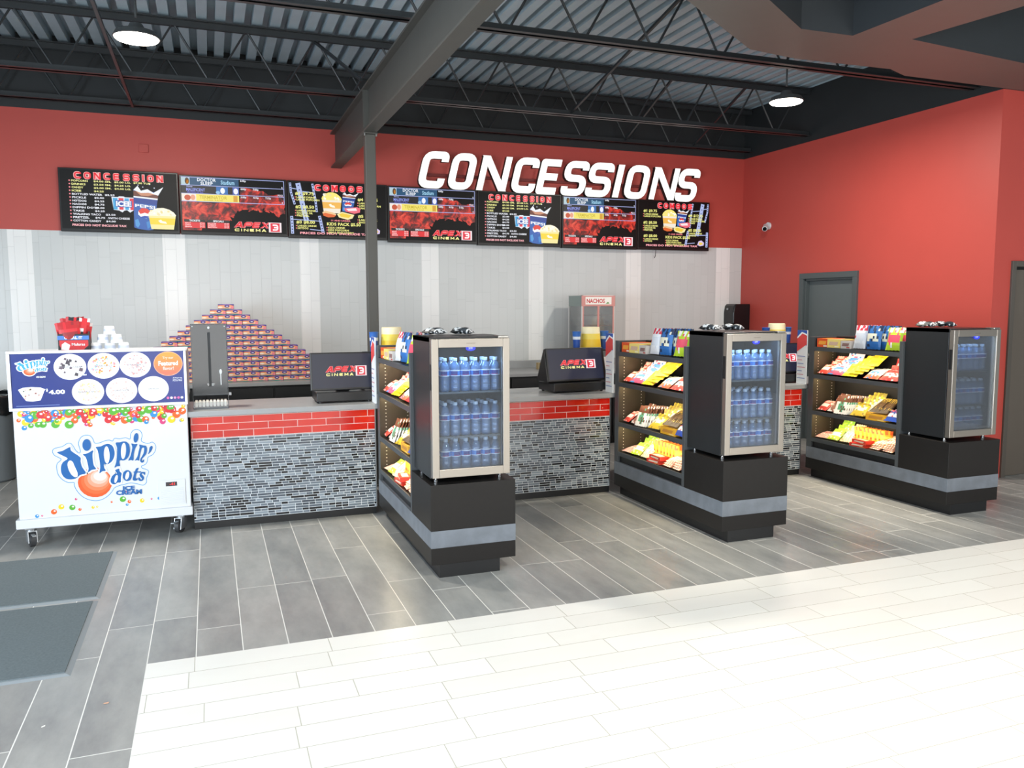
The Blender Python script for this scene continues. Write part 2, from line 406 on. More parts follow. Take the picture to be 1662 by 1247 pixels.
# soffit hung below the deck, its underside level with the top of the red wall
M_soffit = mat('soffit_paint', '#605c57', 0.38, vary=0.06, scale=10); M_soffit_side = mat('soffit_side_paint', '#2e3236', 0.6, vary=0.1, scale=6)
S = 1.06; ZS = 3.468
out = [(2.20, 3.6), (2.638, 4.219), (3.589, 4.882), (4.028, 4.95), (4.886, 4.918), (5.131, 5.02), (6.2, 5.02), (7.4, 5.02), (7.4, 4.55), (5.682, 4.461), (4.479, 4.332), (4.62, 3.6), (5.2, 2.6), (4.3, 2.6), (4.081, 3.692), (4.05, 4.41), (3.637, 4.418), (3.09, 4.054), (2.75, 3.6), (2.4, 3.0), (1.85, 3.0)]
b = MB(); pts = [(p[0]*S, p[1]*S) for p in out]
n = len(pts)
b.m(M_soffit).poly([(p[0], p[1], ZS) for p in reversed(pts)])
b.m(M_soffit_side)
for i in range(n):
    p, q = pts[i], pts[(i+1) % n]; b.poly([(p[0], p[1], ZS), (q[0], q[1], ZS), (q[0], q[1], ZD), (p[0], p[1], ZD)])
tag(b.build('ceiling_soffit'), kind='structure')

# ------------------------------------------------------------------ steelwork
M_beam = mat('grey_beam_paint', '#4a4945', 0.5, vary=0.06, scale=6); M_joist = mat('black_joist_paint', '#2a2d2f', 0.38, vary=0.1, scale=6)
XB0, XB1 = 1.283, 1.395; XC = (XB0+XB1)/2; ZB0, ZB1 = 3.063, 3.43
t = thing('steel_beam', 'grey steel I-beam running from the back wall over the middle of the counter', 'beam', (XC, 6, ZB0))
hw = (XB1-XB0)/2; y0, y1 = -9.0, BACK-6-0.002
MB().m(M_beam).box(-hw, hw, y0, y1, 0, 0.016).build('bottom_flange', t, 0.002)
MB().m(M_beam).box(-0.006, 0.006, y0, y1, 0.016, ZB1-ZB0-0.016).build('web', t)
MB().m(M_beam).box(-hw, hw, y0, y1, ZB1-ZB0-0.016, ZB1-ZB0).build('top_flange', t, 0.002)
b = MB(); b.m(M_beam).box(-hw+0.004, -0.006, 1.06, 1.075, 0.016, ZB1-ZB0-0.016).box(0.006, hw-0.004, 1.06, 1.075, 0.016, ZB1-ZB0-0.016)
b.build('stiffener', t)
t = thing('steel_column', 'grey square steel column under the beam, behind the counter', 'column', (1.345, 7.1, 0))
MB().m(M_beam).box(-0.045, 0.045, -0.045, 0.045, 0.012, ZB0-0.012).build('post', t, 0.006)
MB().m(M_beam).box(-0.062, 0.062, -0.062, 0.062, ZB0-0.012, ZB0).build('cap_plate', t, 0.002)
MB().m(M_beam).box(-0.09, 0.09, -0.09, 0.09, 0, 0.012).build('base_plate', t, 0.002)
b = MB(); b.m(M_steel)
for x in (-0.05, 0.05): b.tube((x, -0.05, ZB0-0.03), (x, -0.05, ZB0-0.012), 0.008, 6)
b.build('bolt', t)

ZJ0, ZJ1 = 3.527, 4.04
def joist(y, label, x0=-4.5, x1=RIGHT-0.01, ph=0.0):
    t = thing('roof_joist', label, 'joist', (0, y, ZJ0), group='roof joists')
    b = MB(); b.m(M_joist).box(x0, x1, -0.055, -0.012, 0, 0.006).box(x0, x1, -0.018, -0.012, 0, 0.05).box(x0, x1, 0.012, 0.055, 0, 0.006).box(x0, x1, 0.012, 0.018, 0, 0.05)
    b.build('bottom_chord', t)
    h = ZJ1-ZJ0
    b = MB(); b.m(M_joist).box(x0, x1, -0.06, -0.012, h, h+0.008).box(x0, x1, -0.018, -0.012, h-0.05, h).box(x0, x1, 0.012, 0.06, h, h+0.008).box(x0, x1, 0.012, 0.018, h-0.05, h)
    b.build('top_chord', t)
    b = MB(); b.m(M_joist); x = x0+ph
    while x+0.6 < x1:
        b.tube((x, 0, h-0.02), (x+0.28, 0, 0.02), 0.0095, 6, cap=False).tube((x+0.32, 0, 0.02), (x+0.6, 0, h-0.02), 0.0095, 6, cap=False); x += 0.6
    b.build('web', t)
    return t
joist(8.86, 'black open-web roof joist tight against the back wall')
joist(7.79, 'black open-web roof joist over the menu screens, between the hanging lamps and the wall', ph=0.1)
joist(5.61, 'black open-web roof joist crossing over both hanging lamps', x1=9.4, ph=0.25)
joist(3.43, 'black open-web roof joist over the pale floor', x1=9.4, ph=0.4)
def bridging(p0, p1, label):
    d = Vector(p1)-Vector(p0); b = MB(); b.m(M_joist)
    b.tube((0, 0, 0), tuple(d), 0.016, 4)
    tag(b.build('bridging_bar', loc=p0), label, 'brace', 'bridging between the roof joists')
bridging((3.55, 7.79, ZJ0+0.03), (3.55, 5.61, ZJ1-0.03), 'slanting black brace between two joists over the lit sign')
bridging((4.75, 8.86, ZJ0+0.03), (4.75, 7.79, ZJ1-0.03), 'slanting black brace against the wall over the end of the lit sign')
bridging((5.7, 8.86, ZJ0+0.03), (5.7, 7.79, ZJ1-0.03), 'slanting black brace in the corner behind the hanging lamp')
bridging((-0.62, 8.86, ZJ0-0.004), (-0.62, 5.61, ZJ0-0.004), 'level black brace beside the lamp over the freezer')
bridging((1.0, 7.79, ZJ1-0.06), (1.25, 6.9, ZB1+0.02), 'short slanting brace meeting the grey beam')

for px_, py_, pw_ in ((2.72, 4.5, 240), (4.85, 4.85, 300)):  # added spots that lay warm pools on the floor; no fixtures known here
    l = bpy.data.lights.new('added_pool_spot', 'SPOT'); l.energy = pw_; l.color = (1.0, 0.9, 0.72); l.spot_size = math.radians(34); l.spot_blend = 0.9; l.shadow_soft_size = 0.08
    o = bpy.data.objects.new('added_pool_spot', l); COL.objects.link(o); o.location = (px_, py_, ZS-0.01)
def high_bay(loc, label):
    t = thing('high_bay_lamp', label, 'lamp', loc, group='hanging high-bay lamps')
    mh = mat('lamp_housing', '#3a3c3d', 0.5)
    MB().m(mh).lathe([(0.04, 0.09), (0.05, 0.07), (0.06, 0.05), (0.13, 0.035), (0.15, 0.0), (0.145, -0.004)], 32).build('housing', t, smooth=40)
    MB().m(mat('lamp_diffuser', '#fff6e6', 0.4, emit=14.0)).lathe([(0.144, -0.002), (0.132, -0.014), (0.001, -0.026)], 32).build('diffuser', t, smooth=60)
    MB().m(mh).tube((0, 0, 0.13), (0, 0, ZD-loc[2]), 0.008, 8).build('hanging_rod', t)
    l = bpy.data.lights.new('high_bay_light', 'AREA'); l.shape = 'DISK'; l.size = 0.28; l.energy = HIGHBAY_POWER; l.color = (1.0, 0.93, 0.82)
    o = bpy.data.objects.new('high_bay_light', l); COL.objects.link(o); o.parent = t; o.location = (0, 0, -0.03)
high_bay((-0.39, 6.2, 3.4), 'round glowing high-bay lamp hanging over the ice cream freezer')
high_bay((4.9, 6.12, 3.4), 'round glowing high-bay lamp hanging by the red side wall')
for px_, py_ in ((2.3, 1.2), (5.2, 0.6)):
    l = bpy.data.lights.new('lobby_lamp', 'AREA'); l.shape = 'DISK'; l.size = 0.35; l.energy = 105; l.color = (1.0, 0.93, 0.82)
    o = bpy.data.objects.new('lobby_lamp', l); COL.objects.link(o); o.location = (px_, py_, 3.4)

# ------------------------------------------------------------------ service counter
M_lam = mat('black_laminate', '#22201f', 0.42, vary=0.1, scale=30, spec=0.22); M_lam_edge = mat('slate_edge_band', '#484c4f', 0.45, vary=0.08, scale=12)
M_band = mat('concrete_grey_laminate', '#6c727a', 0.45, vary=0.45, scale=9); M_top = mat('grey_countertop', '#9c9ea0', 0.3, vary=0.05, scale=20)
M_toe = mat('black_toe_kick', '#151618', 0.4)
M_subway = tile_mat('red_glass_subway_tile', 0, 2, 0.207, 0.0508, 0.0035, ['#c21a0d', '#cc2114', '#d42818'], '#e4d2cb', 0.12, mode='brick', u0=0.064, v0=0.6555, bump=0.4)
M_mosaic = tile_mat('grey_mosaic_tile', 0, 2, 0.098, 0.0192, 0.003, ['#17191d', '#454c55', '#5a636d', '#707a84', '#8a949d', '#525a64'], '#dfe3e6', 0.2, split=True, v0=0.055, bump=0.3, stops=[0, 0.2, 0.36, 0.55, 0.75, 0.88])
M_silver = mat('metal_edge_trim', '#aeb2b5', 0.35, 0.9)
def counter_bay(x0, x1, label):
    t = thing('service_counter', label, 'counter', (0, 6.1, 0), group='tiled counter bays')
    MB().m(M_lam).box(x0, x1, 0.012, 0.6, 0.055, 0.817).build('cabinet_body', t)
    MB().m(M_mosaic).box(x0, x1, 0, 0.012, 0.055, 0.655).build('mosaic_panel', t)
    MB().m(M_subway).box(x0, x1, -0.001, 0.012, 0.655, 0.812).build('red_tile_band', t)
    MB().m(M_toe).box(x0, x1, 0.006, 0.55, 0, 0.055).build('toe_kick', t)
    MB().m(M_silver).box(x1-0.004, x1+0.004, -0.004, 0.012, 0.055, 0.812).build('edge_trim', t)
    return t
counter_bay(-0.15, 1.158, 'tiled counter bay beside the ice cream freezer, under the spoon dispenser')
counter_bay(1.69, 3.16, 'tiled counter bay between the first and the middle snack unit')
counter_bay(3.695, 5.162, 'tiled counter bay between the middle snack unit and the one by the door')
tag(MB().m(M_top).box(-0.168, 5.8, 6.062, 6.72, 0.817, 0.856).build('countertop', bevel=0.004), 'long light grey countertop over the tiled counter bays', 'countertop')

t = thing('back_counter', 'long black back counter with grey top along the tiled wall', 'counter', (0, 8.2, 0))
M_blk = mat('black_cabinet', '#1b1d1f', 0.4)
MB().m(M_blk).box(-1.3, 6.2, 0.04, 0.77, 0.08, 0.815).build('cabinet_body', t)
MB().m(M_toe).box(-1.3, 6.2, 0.1, 0.77, 0, 0.08).build('toe_kick', t)
MB().m(M_top).box(-1.31, 6.25, 0, 0.775, 0.815, 0.852).build('worktop', t, 0.004)
MB().m(M_top).box(1.45, 6.25, 0.775, 0.795, 0.80, 0.94).build('backsplash', t, 0.003)
for k in range(12):
    x = -1.28+k*0.62
    MB().m(M_blk).box(x, x+0.605, 0.022, 0.04, 0.1, 0.8).build('door', t, 0.003)

# ------------------------------------------------------------------ snack units
M_led = mat('warm_led_strip', '#ffdca0', 0.4, emit=1.5)
KX = [1.165, 3.168, 5.17]; KN = ['first unit', 'middle unit', 'unit by red wall']
SHZ = [1.208, 0.955, 0.622, 0.372]
KW = 0.525
def snack_unit(label):
    t = thing('snack_unit', label, 'shelf unit', (0, 0, 0), group='snack display units')
    MB().m(M_toe).box(0.05, 0.425, 0.006, 1.53, 0, 0.08).build('toe_kick', t)
    MB().m(M_lam).box(0, KW, 0, 1.55, 0.08, 0.181).build('base_panel', t, 0.002)
    MB().m(M_band).box(-0.001, KW+0.001, -0.001, 1.55, 0.181, 0.283).build('stripe_band', t, 0.001)
    MB().m(M_lam).box(0, KW, 0, 0.474, 0.283, 0.556).build('plinth', t, 0.002)
    MB().m(M_lam_edge).box(0, KW, 0.474, 0.508, 0.283, 1.3).build('end_panel', t, 0.002)
    MB().m(M_lam_edge).box(0, KW, 1.487, 1.55, 0.283, 1.3).build('end_panel', t, 0.002)
    MB().m(M_lam).box(0.252, KW, 0.508, 1.487, 0.283, 1.3).build('back_panel', t)
    MB().m(M_toe).box(0.02, 0.252, 0.508, 1.487, 0.283, 0.344).build('toe_recess', t)
    b = MB(); b.m(mat('shelf_side_laminate', '#3a3226', 0.5, vary=0.2, scale=6)).box(0.004, 0.252, 1.484, 1.4872, 0.344, 1.19)
    b.m(mat('pin_hole_metal', '#d8d3c4', 0.4))
    for k in range(30):
        for x in (0.05, 0.215): b.poly([(x-0.0035, 1.4838, 0.4+k*0.026), (x+0.0035, 1.4838, 0.4+k*0.026), (x+0.0035, 1.4838, 0.406+k*0.026), (x-0.0035, 1.4838, 0.406+k*0.026)])
    b.build('side_lining', t)
    for z in SHZ:
        sh = MB().m(M_lam).box(0.006, 0.252, 0.508, 1.484, z-0.026, z).m(M_lam_edge).box(0, 0.007, 0.508, 1.487, z-0.033, z+0.002).build('shelf', t)
        if z > 0.4:
            MB().m(M_led).box(0.010, 0.024, 0.53, 1.47, z-0.029, z-0.0262).build('led_strip', sh)
            l = bpy.data.lights.new('shelf_light', 'AREA'); l.shape = 'RECTANGLE'; l.size = 0.012; l.size_y = 0.93; l.energy = 3.0; l.color = (1.0, 0.84, 0.55)
            o = bpy.data.objects.new('shelf_light', l); COL.objects.link(o); o.parent = t; o.location = (0.02, 1.0, z-0.032); o.rotation_euler = (0, math.radians(-38), 0)
    return t
ku = snack_unit('black snack unit with grey stripe, beside the counter with the spoon dispenser')
ku.location = (KX[0], 4.48, 0)
dup(ku, (KX[1], 4.48, 0), label='black snack unit with grey stripe, middle of the three')
dup(ku, (KX[2], 4.48, 0), label='black snack unit with grey stripe, by the red side wall')

# ------------------------------------------------------------------ glass door coolers
M_case = mat('charcoal_cooler_case', '#222426', 0.32, vary=0.06, scale=40); M_liner = mat('cooler_liner', '#24282e', 0.5)
M_glass = clear_mat('door_glass', '#eef3f8', 0.97, 0.012, 0.01); M_brush = mat('warm_brushed_steel', '#a8a198', 0.32, 0.85)
CW = 0.478
def cooler(label):
    t = thing('glass_door_cooler', label, 'fridge', (0, 0, 0), group='glass door coolers')
    h = CW/2; y0, y1 = 0.068, 0.47; z0, z1 = 0.024, 0.856
    b = MB(); b.m(M_case)
    b.box(-h, -h+0.025, y0, y1, z0, z1).box(h-0.025, h, y0, y1, z0, z1).box(-h+0.025, h-0.025, y1-0.02, y1, z0, z1).box(-h+0.025, h-0.025, y0, y1-0.02, z0, z0+0.022).box(-h, h, y0-0.012, y1, z1-0.03, z1)
    b.build('case', t, 0.002)
    b = MB(); b.m(M_liner)
    b.box(-h+0.025, -h+0.028, y0+0.005, y1-0.02, z0+0.022, z1-0.03).box(h-0.028, h-0.025, y0+0.005, y1-0.02, z0+0.022, z1-0.03).box(-h+0.028, h-0.028, y1-0.024, y1-0.02, z0+0.022, z1-0.03)
    b.build('liner', t)
    M_wire = mat('wire_shelf', '#5c6670', 0.35, 0.7)
    for z in (0.53, 0.265, 0.047):
        b = MB(); b.m(M_wire).box(-h+0.03, h-0.03, y0+0.02, y0+0.028, z-0.01, z).box(-h+0.03, h-0.03, y1-0.035, y1-0.028, z-0.01, z)
        for k in range(15):
            x = -h+0.04+k*(CW-0.08)/14; b.box(x-0.0015, x+0.0015, y0+0.02, y1-0.03, z-0.004, z-0.0005)
        b.build('wire_shelf', t)
    for x in (-0.2, 0.2):
        for y in (0.1, 0.43): MB().m(M_chrome).lathe([(0.014, 0), (0.014, 0.01), (0.009, 0.012), (0.009, 0.026)], 12, (x, y, 0)).build('foot', t, smooth=40)
    b = MB(); fz0, fz1 = 0.034, 0.846; fw = 0.042; yd0, yd1 = 0.02, 0.062; b.m(M_brush)
    b.box(-h, -h+fw, yd0, yd1, fz0, fz1).box(h-fw, h, yd0, yd1, fz0, fz1).box(-h+fw, h-fw, yd0, yd1, fz0, fz0+0.05).box(-h+fw, h-fw, yd0, yd1, fz1-0.05, fz1)
    d = b.build('door', t, 0.0025)
    MB().m(M_glass).box(-h+fw, h-fw, yd0+0.012, yd0+0.018, fz0+0.05, fz1-0.05).build('glass_pane', d)
    MB().m(M_toe).box(-h-0.001, -h+0.004, yd0+0.012, yd1-0.004, 0.55, 0.7).build('handle_slot', d)
    MB().m(M_steel).box(h-0.07, h-0.005, yd0+0.005, yd1+0.04, fz1+0.001, fz1+0.014).build('hinge', d, 0.003)
    a = Art(yd0+0.0115); a.ell(0, fz1-0.057, 0.03, 0.015, glow('2a3cff', 1.3)).up(); a.text('37F', -0.013, fz1-0.062, 0.026, 0.011, glow('b8ccff', 2.0))
    a.build('temperature_display', d)
    a = Art(yd0); a.text('newair', -0.028, fz1-0.03, 0.056, 0.009, ink('6b645a')); a.build('badge_lettering', d)
    l = bpy.data.lights.new('cooler_light', 'AREA'); l.shape = 'RECTANGLE'; l.size = 0.36; l.size_y = 0.03; l.energy = 1.9; l.color = (0.5, 0.72, 1.0)
    o = bpy.data.objects.new('cooler_light', l); COL.objects.link(o); o.parent = t; o.location = (0, y0+0.03, z1-0.036); o.rotation_euler = (math.radians(-12), 0, 0)
    return t
cz = 0.557; CN = ['first cooler', 'middle cooler', 'cooler by red wall']
c0 = cooler('stainless framed glass door cooler of bottled water on the first snack unit'); c0.location = (KX[0]+0.02+CW/2, 4.48, cz)
dup(c0, (KX[1]+0.02+CW/2, 4.48, cz), label='stainless framed glass door cooler of bottled water on the middle snack unit')
dup(c0, (KX[2]+0.02+CW/2, 4.48, cz), label='stainless framed glass door cooler of bottled water by the red side wall')

M_pet = clear_mat('clear_bottle_plastic', '#b4d2f2', 0.66, 0.08, 0.08, '#86b4ea'); M_cap = mat('white_bottle_cap', '#c3d6ec', 0.4)
def make_bottle():
    t = thing('water_bottle', 'x', 'bottle', group='bottled water in the coolers')
    MB().m(M_pet).lathe([(0.026, 0), (0.0305, 0.006), (0.0305, 0.03), (0.0285, 0.036), (0.0305, 0.042), (0.0305, 0.06), (0.0285, 0.066), (0.0305, 0.072), (0.0305, 0.132), (0.029, 0.143), (0.02, 0.168), (0.0125, 0.177), (0.0125, 0.186)], 14).build('bottle_body', t, smooth=50)
    MB().m(M_cap).lathe([(0.0145, 0.181), (0.0145, 0.197), (0.012, 0.199)], 12).build('cap', t, smooth=40)
    b = MB(); n = 14; zs = (0.092, 0.097, 0.103, 0.122, 0.128)
    for i in range(n):
        for j in range(4):
            a0, a1 = 2*PI*i/n, 2*PI*(i+1)/n; front = abs(((a0+a1)/2) % (2*PI) - 1.5*PI) < 0.72
            m = ink('dceafa') if j in (0, 3) else (ink('1d2f8c') if front and j == 2 else (ink('7a2a80') if front else ink('3f86dd')))
            r = 0.0311; b.m(m).poly([(r*math.cos(a0), r*math.sin(a0), zs[j]), (r*math.cos(a1), r*math.sin(a1), zs[j]), (r*math.cos(a1), r*math.sin(a1), zs[j+1]), (r*math.cos(a0), r*math.sin(a0), zs[j+1])])
    b.build('paper_label', t)
    return t
bot = make_bottle(); first = True
for ci in range(3):
    for si, (zz, sn, rows) in enumerate(((0.53, 'top', 2), (0.265, 'middle', 3), (0.047, 'bottom', 2))):
        for ry in range(rows):
            for k in range(6):
                loc = (KX[ci]+0.128+k*0.0637+R.uniform(-.002, .002), 4.48+0.135+ry*0.068, cz+zz)
                rown = ['front', 'second', 'back'][ry] if rows == 3 else ['front', 'back'][ry]
                lab = 'water bottle %s from the handle, %s row, %s shelf, %s' % (ORD[k], rown, sn, CN[ci])
                o = bot if first else dup(bot); first = False
                o.location = loc; o.rotation_euler = (0, 0, R.uniform(-0.5, 0.5)); o['label'] = lab

# ------------------------------------------------------------------ candy
def pouch_mesh(name, wd, ht, th, base, accent, third, pat=0):
    """a filled wrapper: pillow with crimped ends, printed in blocks"""
    nu, nv = 9, 9; b = MB(); cols = [ink(base), ink(accent), ink(third)]
    def P(i, j, s):
        u, v = i/nu*2-1, j/nv
        f = (max(0, 1-u*u)**0.5)*(max(0.0, math.sin(PI*min(1, max(0, (v-0.06)/0.88))))**0.6)
        zz = 0.0 if j == 0 else v
        x = u*wd/2*(1-0.06*math.sin(PI*v)) ; z = zz*ht + (0.004*(i % 2) if j in (0, nv) else 0)
        return (x, s*(th/2*f+0.0004)-0.0, z)
    for s in (-1, 1):
        for i in range(nu):
            for j in range(nv):
                u = (i+.5)/nu*2-1; v = (j+.5)/nv
                if pat == 0: k = 1 if (abs(u) < 0.8 and 0.35 < v < 0.68) else (2 if v > 0.75 and i % 3 else 0)
                elif pat == 1: k = 1 if v < 0.3 else (2 if (0.4 < v < 0.62 and -0.6 < u < 0.5) else 0)
                elif pat == 2: k = 1 if i % 2 else (2 if j in (3, 4) else 0)
                else: k = 1 if v > 0.62 else (2 if (u*u+(v-.4)**2*4 < .35) else 0)
                if R.random() < .2: k = R.choice((0, 1, 2))
                q = [P(i, j, s), P(i+1, j, s), P(i+1, j+1, s), P(i, j+1, s)]
                b.m(cols[k]).poly(q if s < 0 else q[::-1])
    return b.mesh(name, 50)
def carton_mesh(name, wd, ht, dp, base, accent, third):
    b = MB(); b.m(ink(base)).box(-wd/2, wd/2, 0, dp, 0, ht)
    b.m(ink(accent)).poly([(-wd*.38, -.0005, ht*.3), (wd*.3, -.0005, ht*.3), (wd*.38, -.0005, ht*.72), (-wd*.3, -.0005, ht*.72)])
    b.m(ink(third)).poly([(wd*.1, -.0008, ht*.08), (wd*.42, -.0008, ht*.08), (wd*.42, -.0008, ht*.22), (wd*.1, -.0008, ht*.22)])
    b.m(ink(accent)).poly([(-wd*.35, dp*.15, ht+.0005), (wd*.35, dp*.15, ht+.0005), (wd*.35, dp*.6, ht+.0005), (-wd*.35, dp*.6, ht+.0005)])
    return b.mesh(name)
# name: (object name, look, mesh)
KINDS = {
 'orange_box': ('candy_box', 'orange candy box', carton_mesh('orange_box', .13, .078, .2, 'e2541c', 'f3a63a', 'f7ede0')),
 'yellow_box': ('candy_box', 'pale yellow candy box', carton_mesh('yellow_box', .15, .075, .2, 'f2dd7e', 'd9b9a0', 'f6efc9')),
 'grey_box': ('candy_box', 'white and grey candy box', carton_mesh('grey_box', .11, .066, .18, 'cfc8c2', '8f6f6a', 'c9413f')),
 'gold_box': ('candy_box', 'golden yellow candy box', carton_mesh('gold_box', .2, .055, .16, 'eeb02f', 'c98a3a', 'f4d98a')),
 'red_box': ('candy_box', 'red candy box lying flat', carton_mesh('red_box', .17, .03, .1, 'd63a2a', 'f3d8c0', 'f2a05a')),
 'white_bag': ('snack_bag', 'tall white bag with red print', pouch_mesh('white_bag', .13, .2, .05, 'e9ecf2', 'd8dfea', 'd8364a', 0)),
 'blue_bag': ('snack_bag', 'tall blue chip bag', pouch_mesh('blue_bag', .15, .2, .06, '2f6fb8', 'e9e7d2', '1f3558', 0)),
 'lime_bag': ('snack_bag', 'lime green and red snack bag', pouch_mesh('lime_bag', .14, .19, .05, 'b9d534', 'e9536a', 'f1f0ea', 0)),
 'black_bag': ('snack_bag', 'black and white snack bag', pouch_mesh('black_bag', .15, .17, .05, '2a2d31', 'dfe4e8', 'b9c4cc', 3)),
 'red_white': ('candy_pouch', 'red and white candy pouch', pouch_mesh('red_white', .12, .12, .03, 'd8483c', 'f4e9e4', 'f0c7bd', 0)),
 'pink_blue': ('candy_pouch', 'pink, white and blue candy pouch', pouch_mesh('pink_blue', .19, .14, .03, 'f1d9e6', 'd9567e', '4d8fd6', 1)),
 'yellow': ('candy_pouch', 'bright yellow candy pouch', pouch_mesh('yellow', .15, .17, .03, 'f6e21e', 'f0b83a', 'f7ef7a', 0)),
 'white_blue': ('candy_pouch', 'white candy pouch with blue dot', pouch_mesh('white_blue', .16, .13, .03, 'eef0ec', 'e06a4a', '3d8fd8', 1)),
 'red': ('candy_pouch', 'red candy pouch with white lettering band', pouch_mesh('red', .19, .13, .03, 'd62f34', 'f1e6e2', 'e55a55', 0)),
 'brown_white': ('candy_pouch', 'white candy pouch with brown nut print', pouch_mesh('brown_white', .11, .12, .03, 'ece4e2', '7a4636', '9a6a5a', 3)),
 'brown_top': ('candy_pack', 'white pack with brown top', pouch_mesh('brown_top', .13, .17, .014, 'f2f1ec', '6d3f2c', '5aa283', 3)),
 'gold': ('candy_pouch', 'gold candy pouch with grey label', pouch_mesh('gold', .14, .16, .03, 'd2b02c', 'c9cbc4', '8d7a2a', 0)),
 'dark': ('candy_bar', 'dark wrapped candy bar with gold ends', pouch_mesh('dark', .05, .22, .02, '3d2c22', '5a4330', 'c9a94a', 0)),
 'blue_white': ('candy_pouch', 'blue candy pouch with white panel', pouch_mesh('blue_white', .14, .12, .035, '2f55b8', 'eef0f6', 'd85a6a', 0)),
 'clear_red': ('candy_stick', 'pale red candy stick pack', pouch_mesh('clear_red', .05, .17, .02, 'e9c9c2', 'd8706a', 'f3e6e0', 2)),
 'green': ('candy_pouch', 'lime green candy pouch', pouch_mesh('green', .13, .13, .03, 'b7d63a', 'e9f2cf', '86b83a', 0)),
 'peach': ('candy_pouch', 'peach coloured candy pouch', pouch_mesh('peach', .12, .14, .035, 'f3cfa0', 'f6e6c6', 'e59a7a', 2)),
 'orange': ('candy_pouch', 'yellow and orange candy pouch', pouch_mesh('orange', .12, .15, .035, 'f6a52a', 'f9d84a', 'e5602a', 0)),
 'stripe': ('candy_pack', 'flat orange and white striped candy pack', pouch_mesh('stripe', .12, .19, .018, 'f4b08a', 'fbf0e6', 'e0684a', 2)),
}
SN = ['top shelf', 'second shelf', 'third shelf', 'lowest shelf']
# (kind, shelf, distance from the far end, depth from the shelf edge, lift, lean back in degrees, turn in degrees)
LAY = [('orange_box', 0, .075, .012, 0, 0, 0), ('yellow_box', 0, .225, .012, 0, 0, 0), ('grey_box', 0, .36, .015, 0, 0, 0),
 ('white_bag', 0, .50, .035, 0, 10, 4), ('white_bag', 0, .52, .10, 0, 8, -6), ('white_bag', 0, .55, .16, 0, 6, 3),
 ('blue_bag', 0, .64, .04, 0, 8, 8), ('blue_bag', 0, .70, .10, 0, 8, -5), ('blue_bag', 0, .73, .165, 0, 6, 4), ('black_bag', 0, .62, .205, 0.01, 6, 0), ('black_bag', 0, .79, .20, 0.01, 6, 5), ('lime_bag', 0, .86, .05, 0, 14, 14), ('lime_bag', 0, .88, .13, 0, 10, 4)]
def pile(kind, sh, n, s0, ds, d0, tilt, turns=(0,), d1=None):
    """a loose pile or leaning row of one kind, spaced so that the packs rest on each other"""
    me = KINDS[kind][2]; th = max(v.co.y for v in me.vertices)*2; ht = max(v.co.z for v in me.vertices); tr = math.radians(tilt)
    dm = .236-ht*math.sin(tr)-th/2*math.cos(tr)
    d1 = max(d0, min(d1 if d1 is not None else d0+.05*(n-1), dm)); dd = (d1-d0)/max(1, n-1)
    need = max(0.0, (.95*th-dd*math.cos(tr))/max(.3, math.sin(tr)))
    for k in range(n): LAY.append((kind, sh, s0+ds*k, d0+dd*k, need*k, tilt, turns[k % len(turns)]))
pile('red_white', 1, 2, .085, .006, .02, 52, (-4, 5)); pile('red_white', 1, 3, .10, .012, .13, 24, (2, -5, 3), .185)
pile('pink_blue', 1, 3, .24, .006, .02, 52, (4, -3, 2)); pile('pink_blue', 1, 3, .27, .012, .13, 24, (3, -2, 1), .185)
pile('yellow', 1, 5, .41, .045, .03, 54, (8, 3, 7)); pile('white_blue', 1, 3, .655, .004, .018, 54, (-3, 2))
pile('red', 1, 3, .845, .003, .018, 54, (3, -3, 1)); pile('red', 1, 3, .84, .004, .13, 24, (2, -3, 1), .185)
pile('red_white', 2, 2, .085, .008, .02, 52, (-4, 8)); pile('brown_white', 2, 2, .205, .006, .02, 50, (-6, 3)); pile('brown_white', 2, 3, .16, .01, .13, 22, (-3, 3, 1), .185)
pile('brown_top', 2, 9, .315, .009, .022, 22, (4,), .17); pile('gold', 2, 2, .51, .02, .025, 50, (12, 4)); pile('gold', 2, 3, .52, .03, .12, 22, (8, 2, 5), .175)
for k in range(4): LAY.append(('dark', 2, .68+.045*k, .02+.004*k, .058, 62, 8))
LAY += [('gold_box', 2, .735, .02, 0, 0, 3)]
pile('blue_white', 2, 2, .885, .002, .02, 46, (0, 4)); pile('blue_white', 2, 2, .885, .002, .14, 18, (0, 4), .185)
for k in range(4): LAY.append(('clear_red', 3, .04+.036*k, .02+.004*k, 0, 78, 8))
pile('green', 3, 3, .235, .008, .02, 50, (5, -2, 4)); pile('green', 3, 3, .215, .012, .13, 22, (3, -2, 4), .185); pile('peach', 3, 3, .385, .006, .02, 50, (6, -2)); pile('peach', 3, 2, .36, .02, .14, 20, (3,), .185)
for k in range(7): LAY.append(('orange', 3, .475+.046*k, .128, 0, 14, 58))
LAY += [('red_box', 3, .555, .012, 0, 0, 4), ('red_box', 3, .56, .016, .031, 0, -5)]
pile('stripe', 3, 4, .735, .008, .018, 74, (-6, -2, 3)); pile('stripe', 3, 5, .862, .004, .018, 72, (-4, 2, 0))
TOPB = [pouch_mesh('dark_top_bag', .15, .17, .06, '1f2226', '4a5056', 'dfe4e8', 3), pouch_mesh('mixed_top_bag', .15, .17, .06, '3a4046', 'e6eaee', '22262a', 1)]
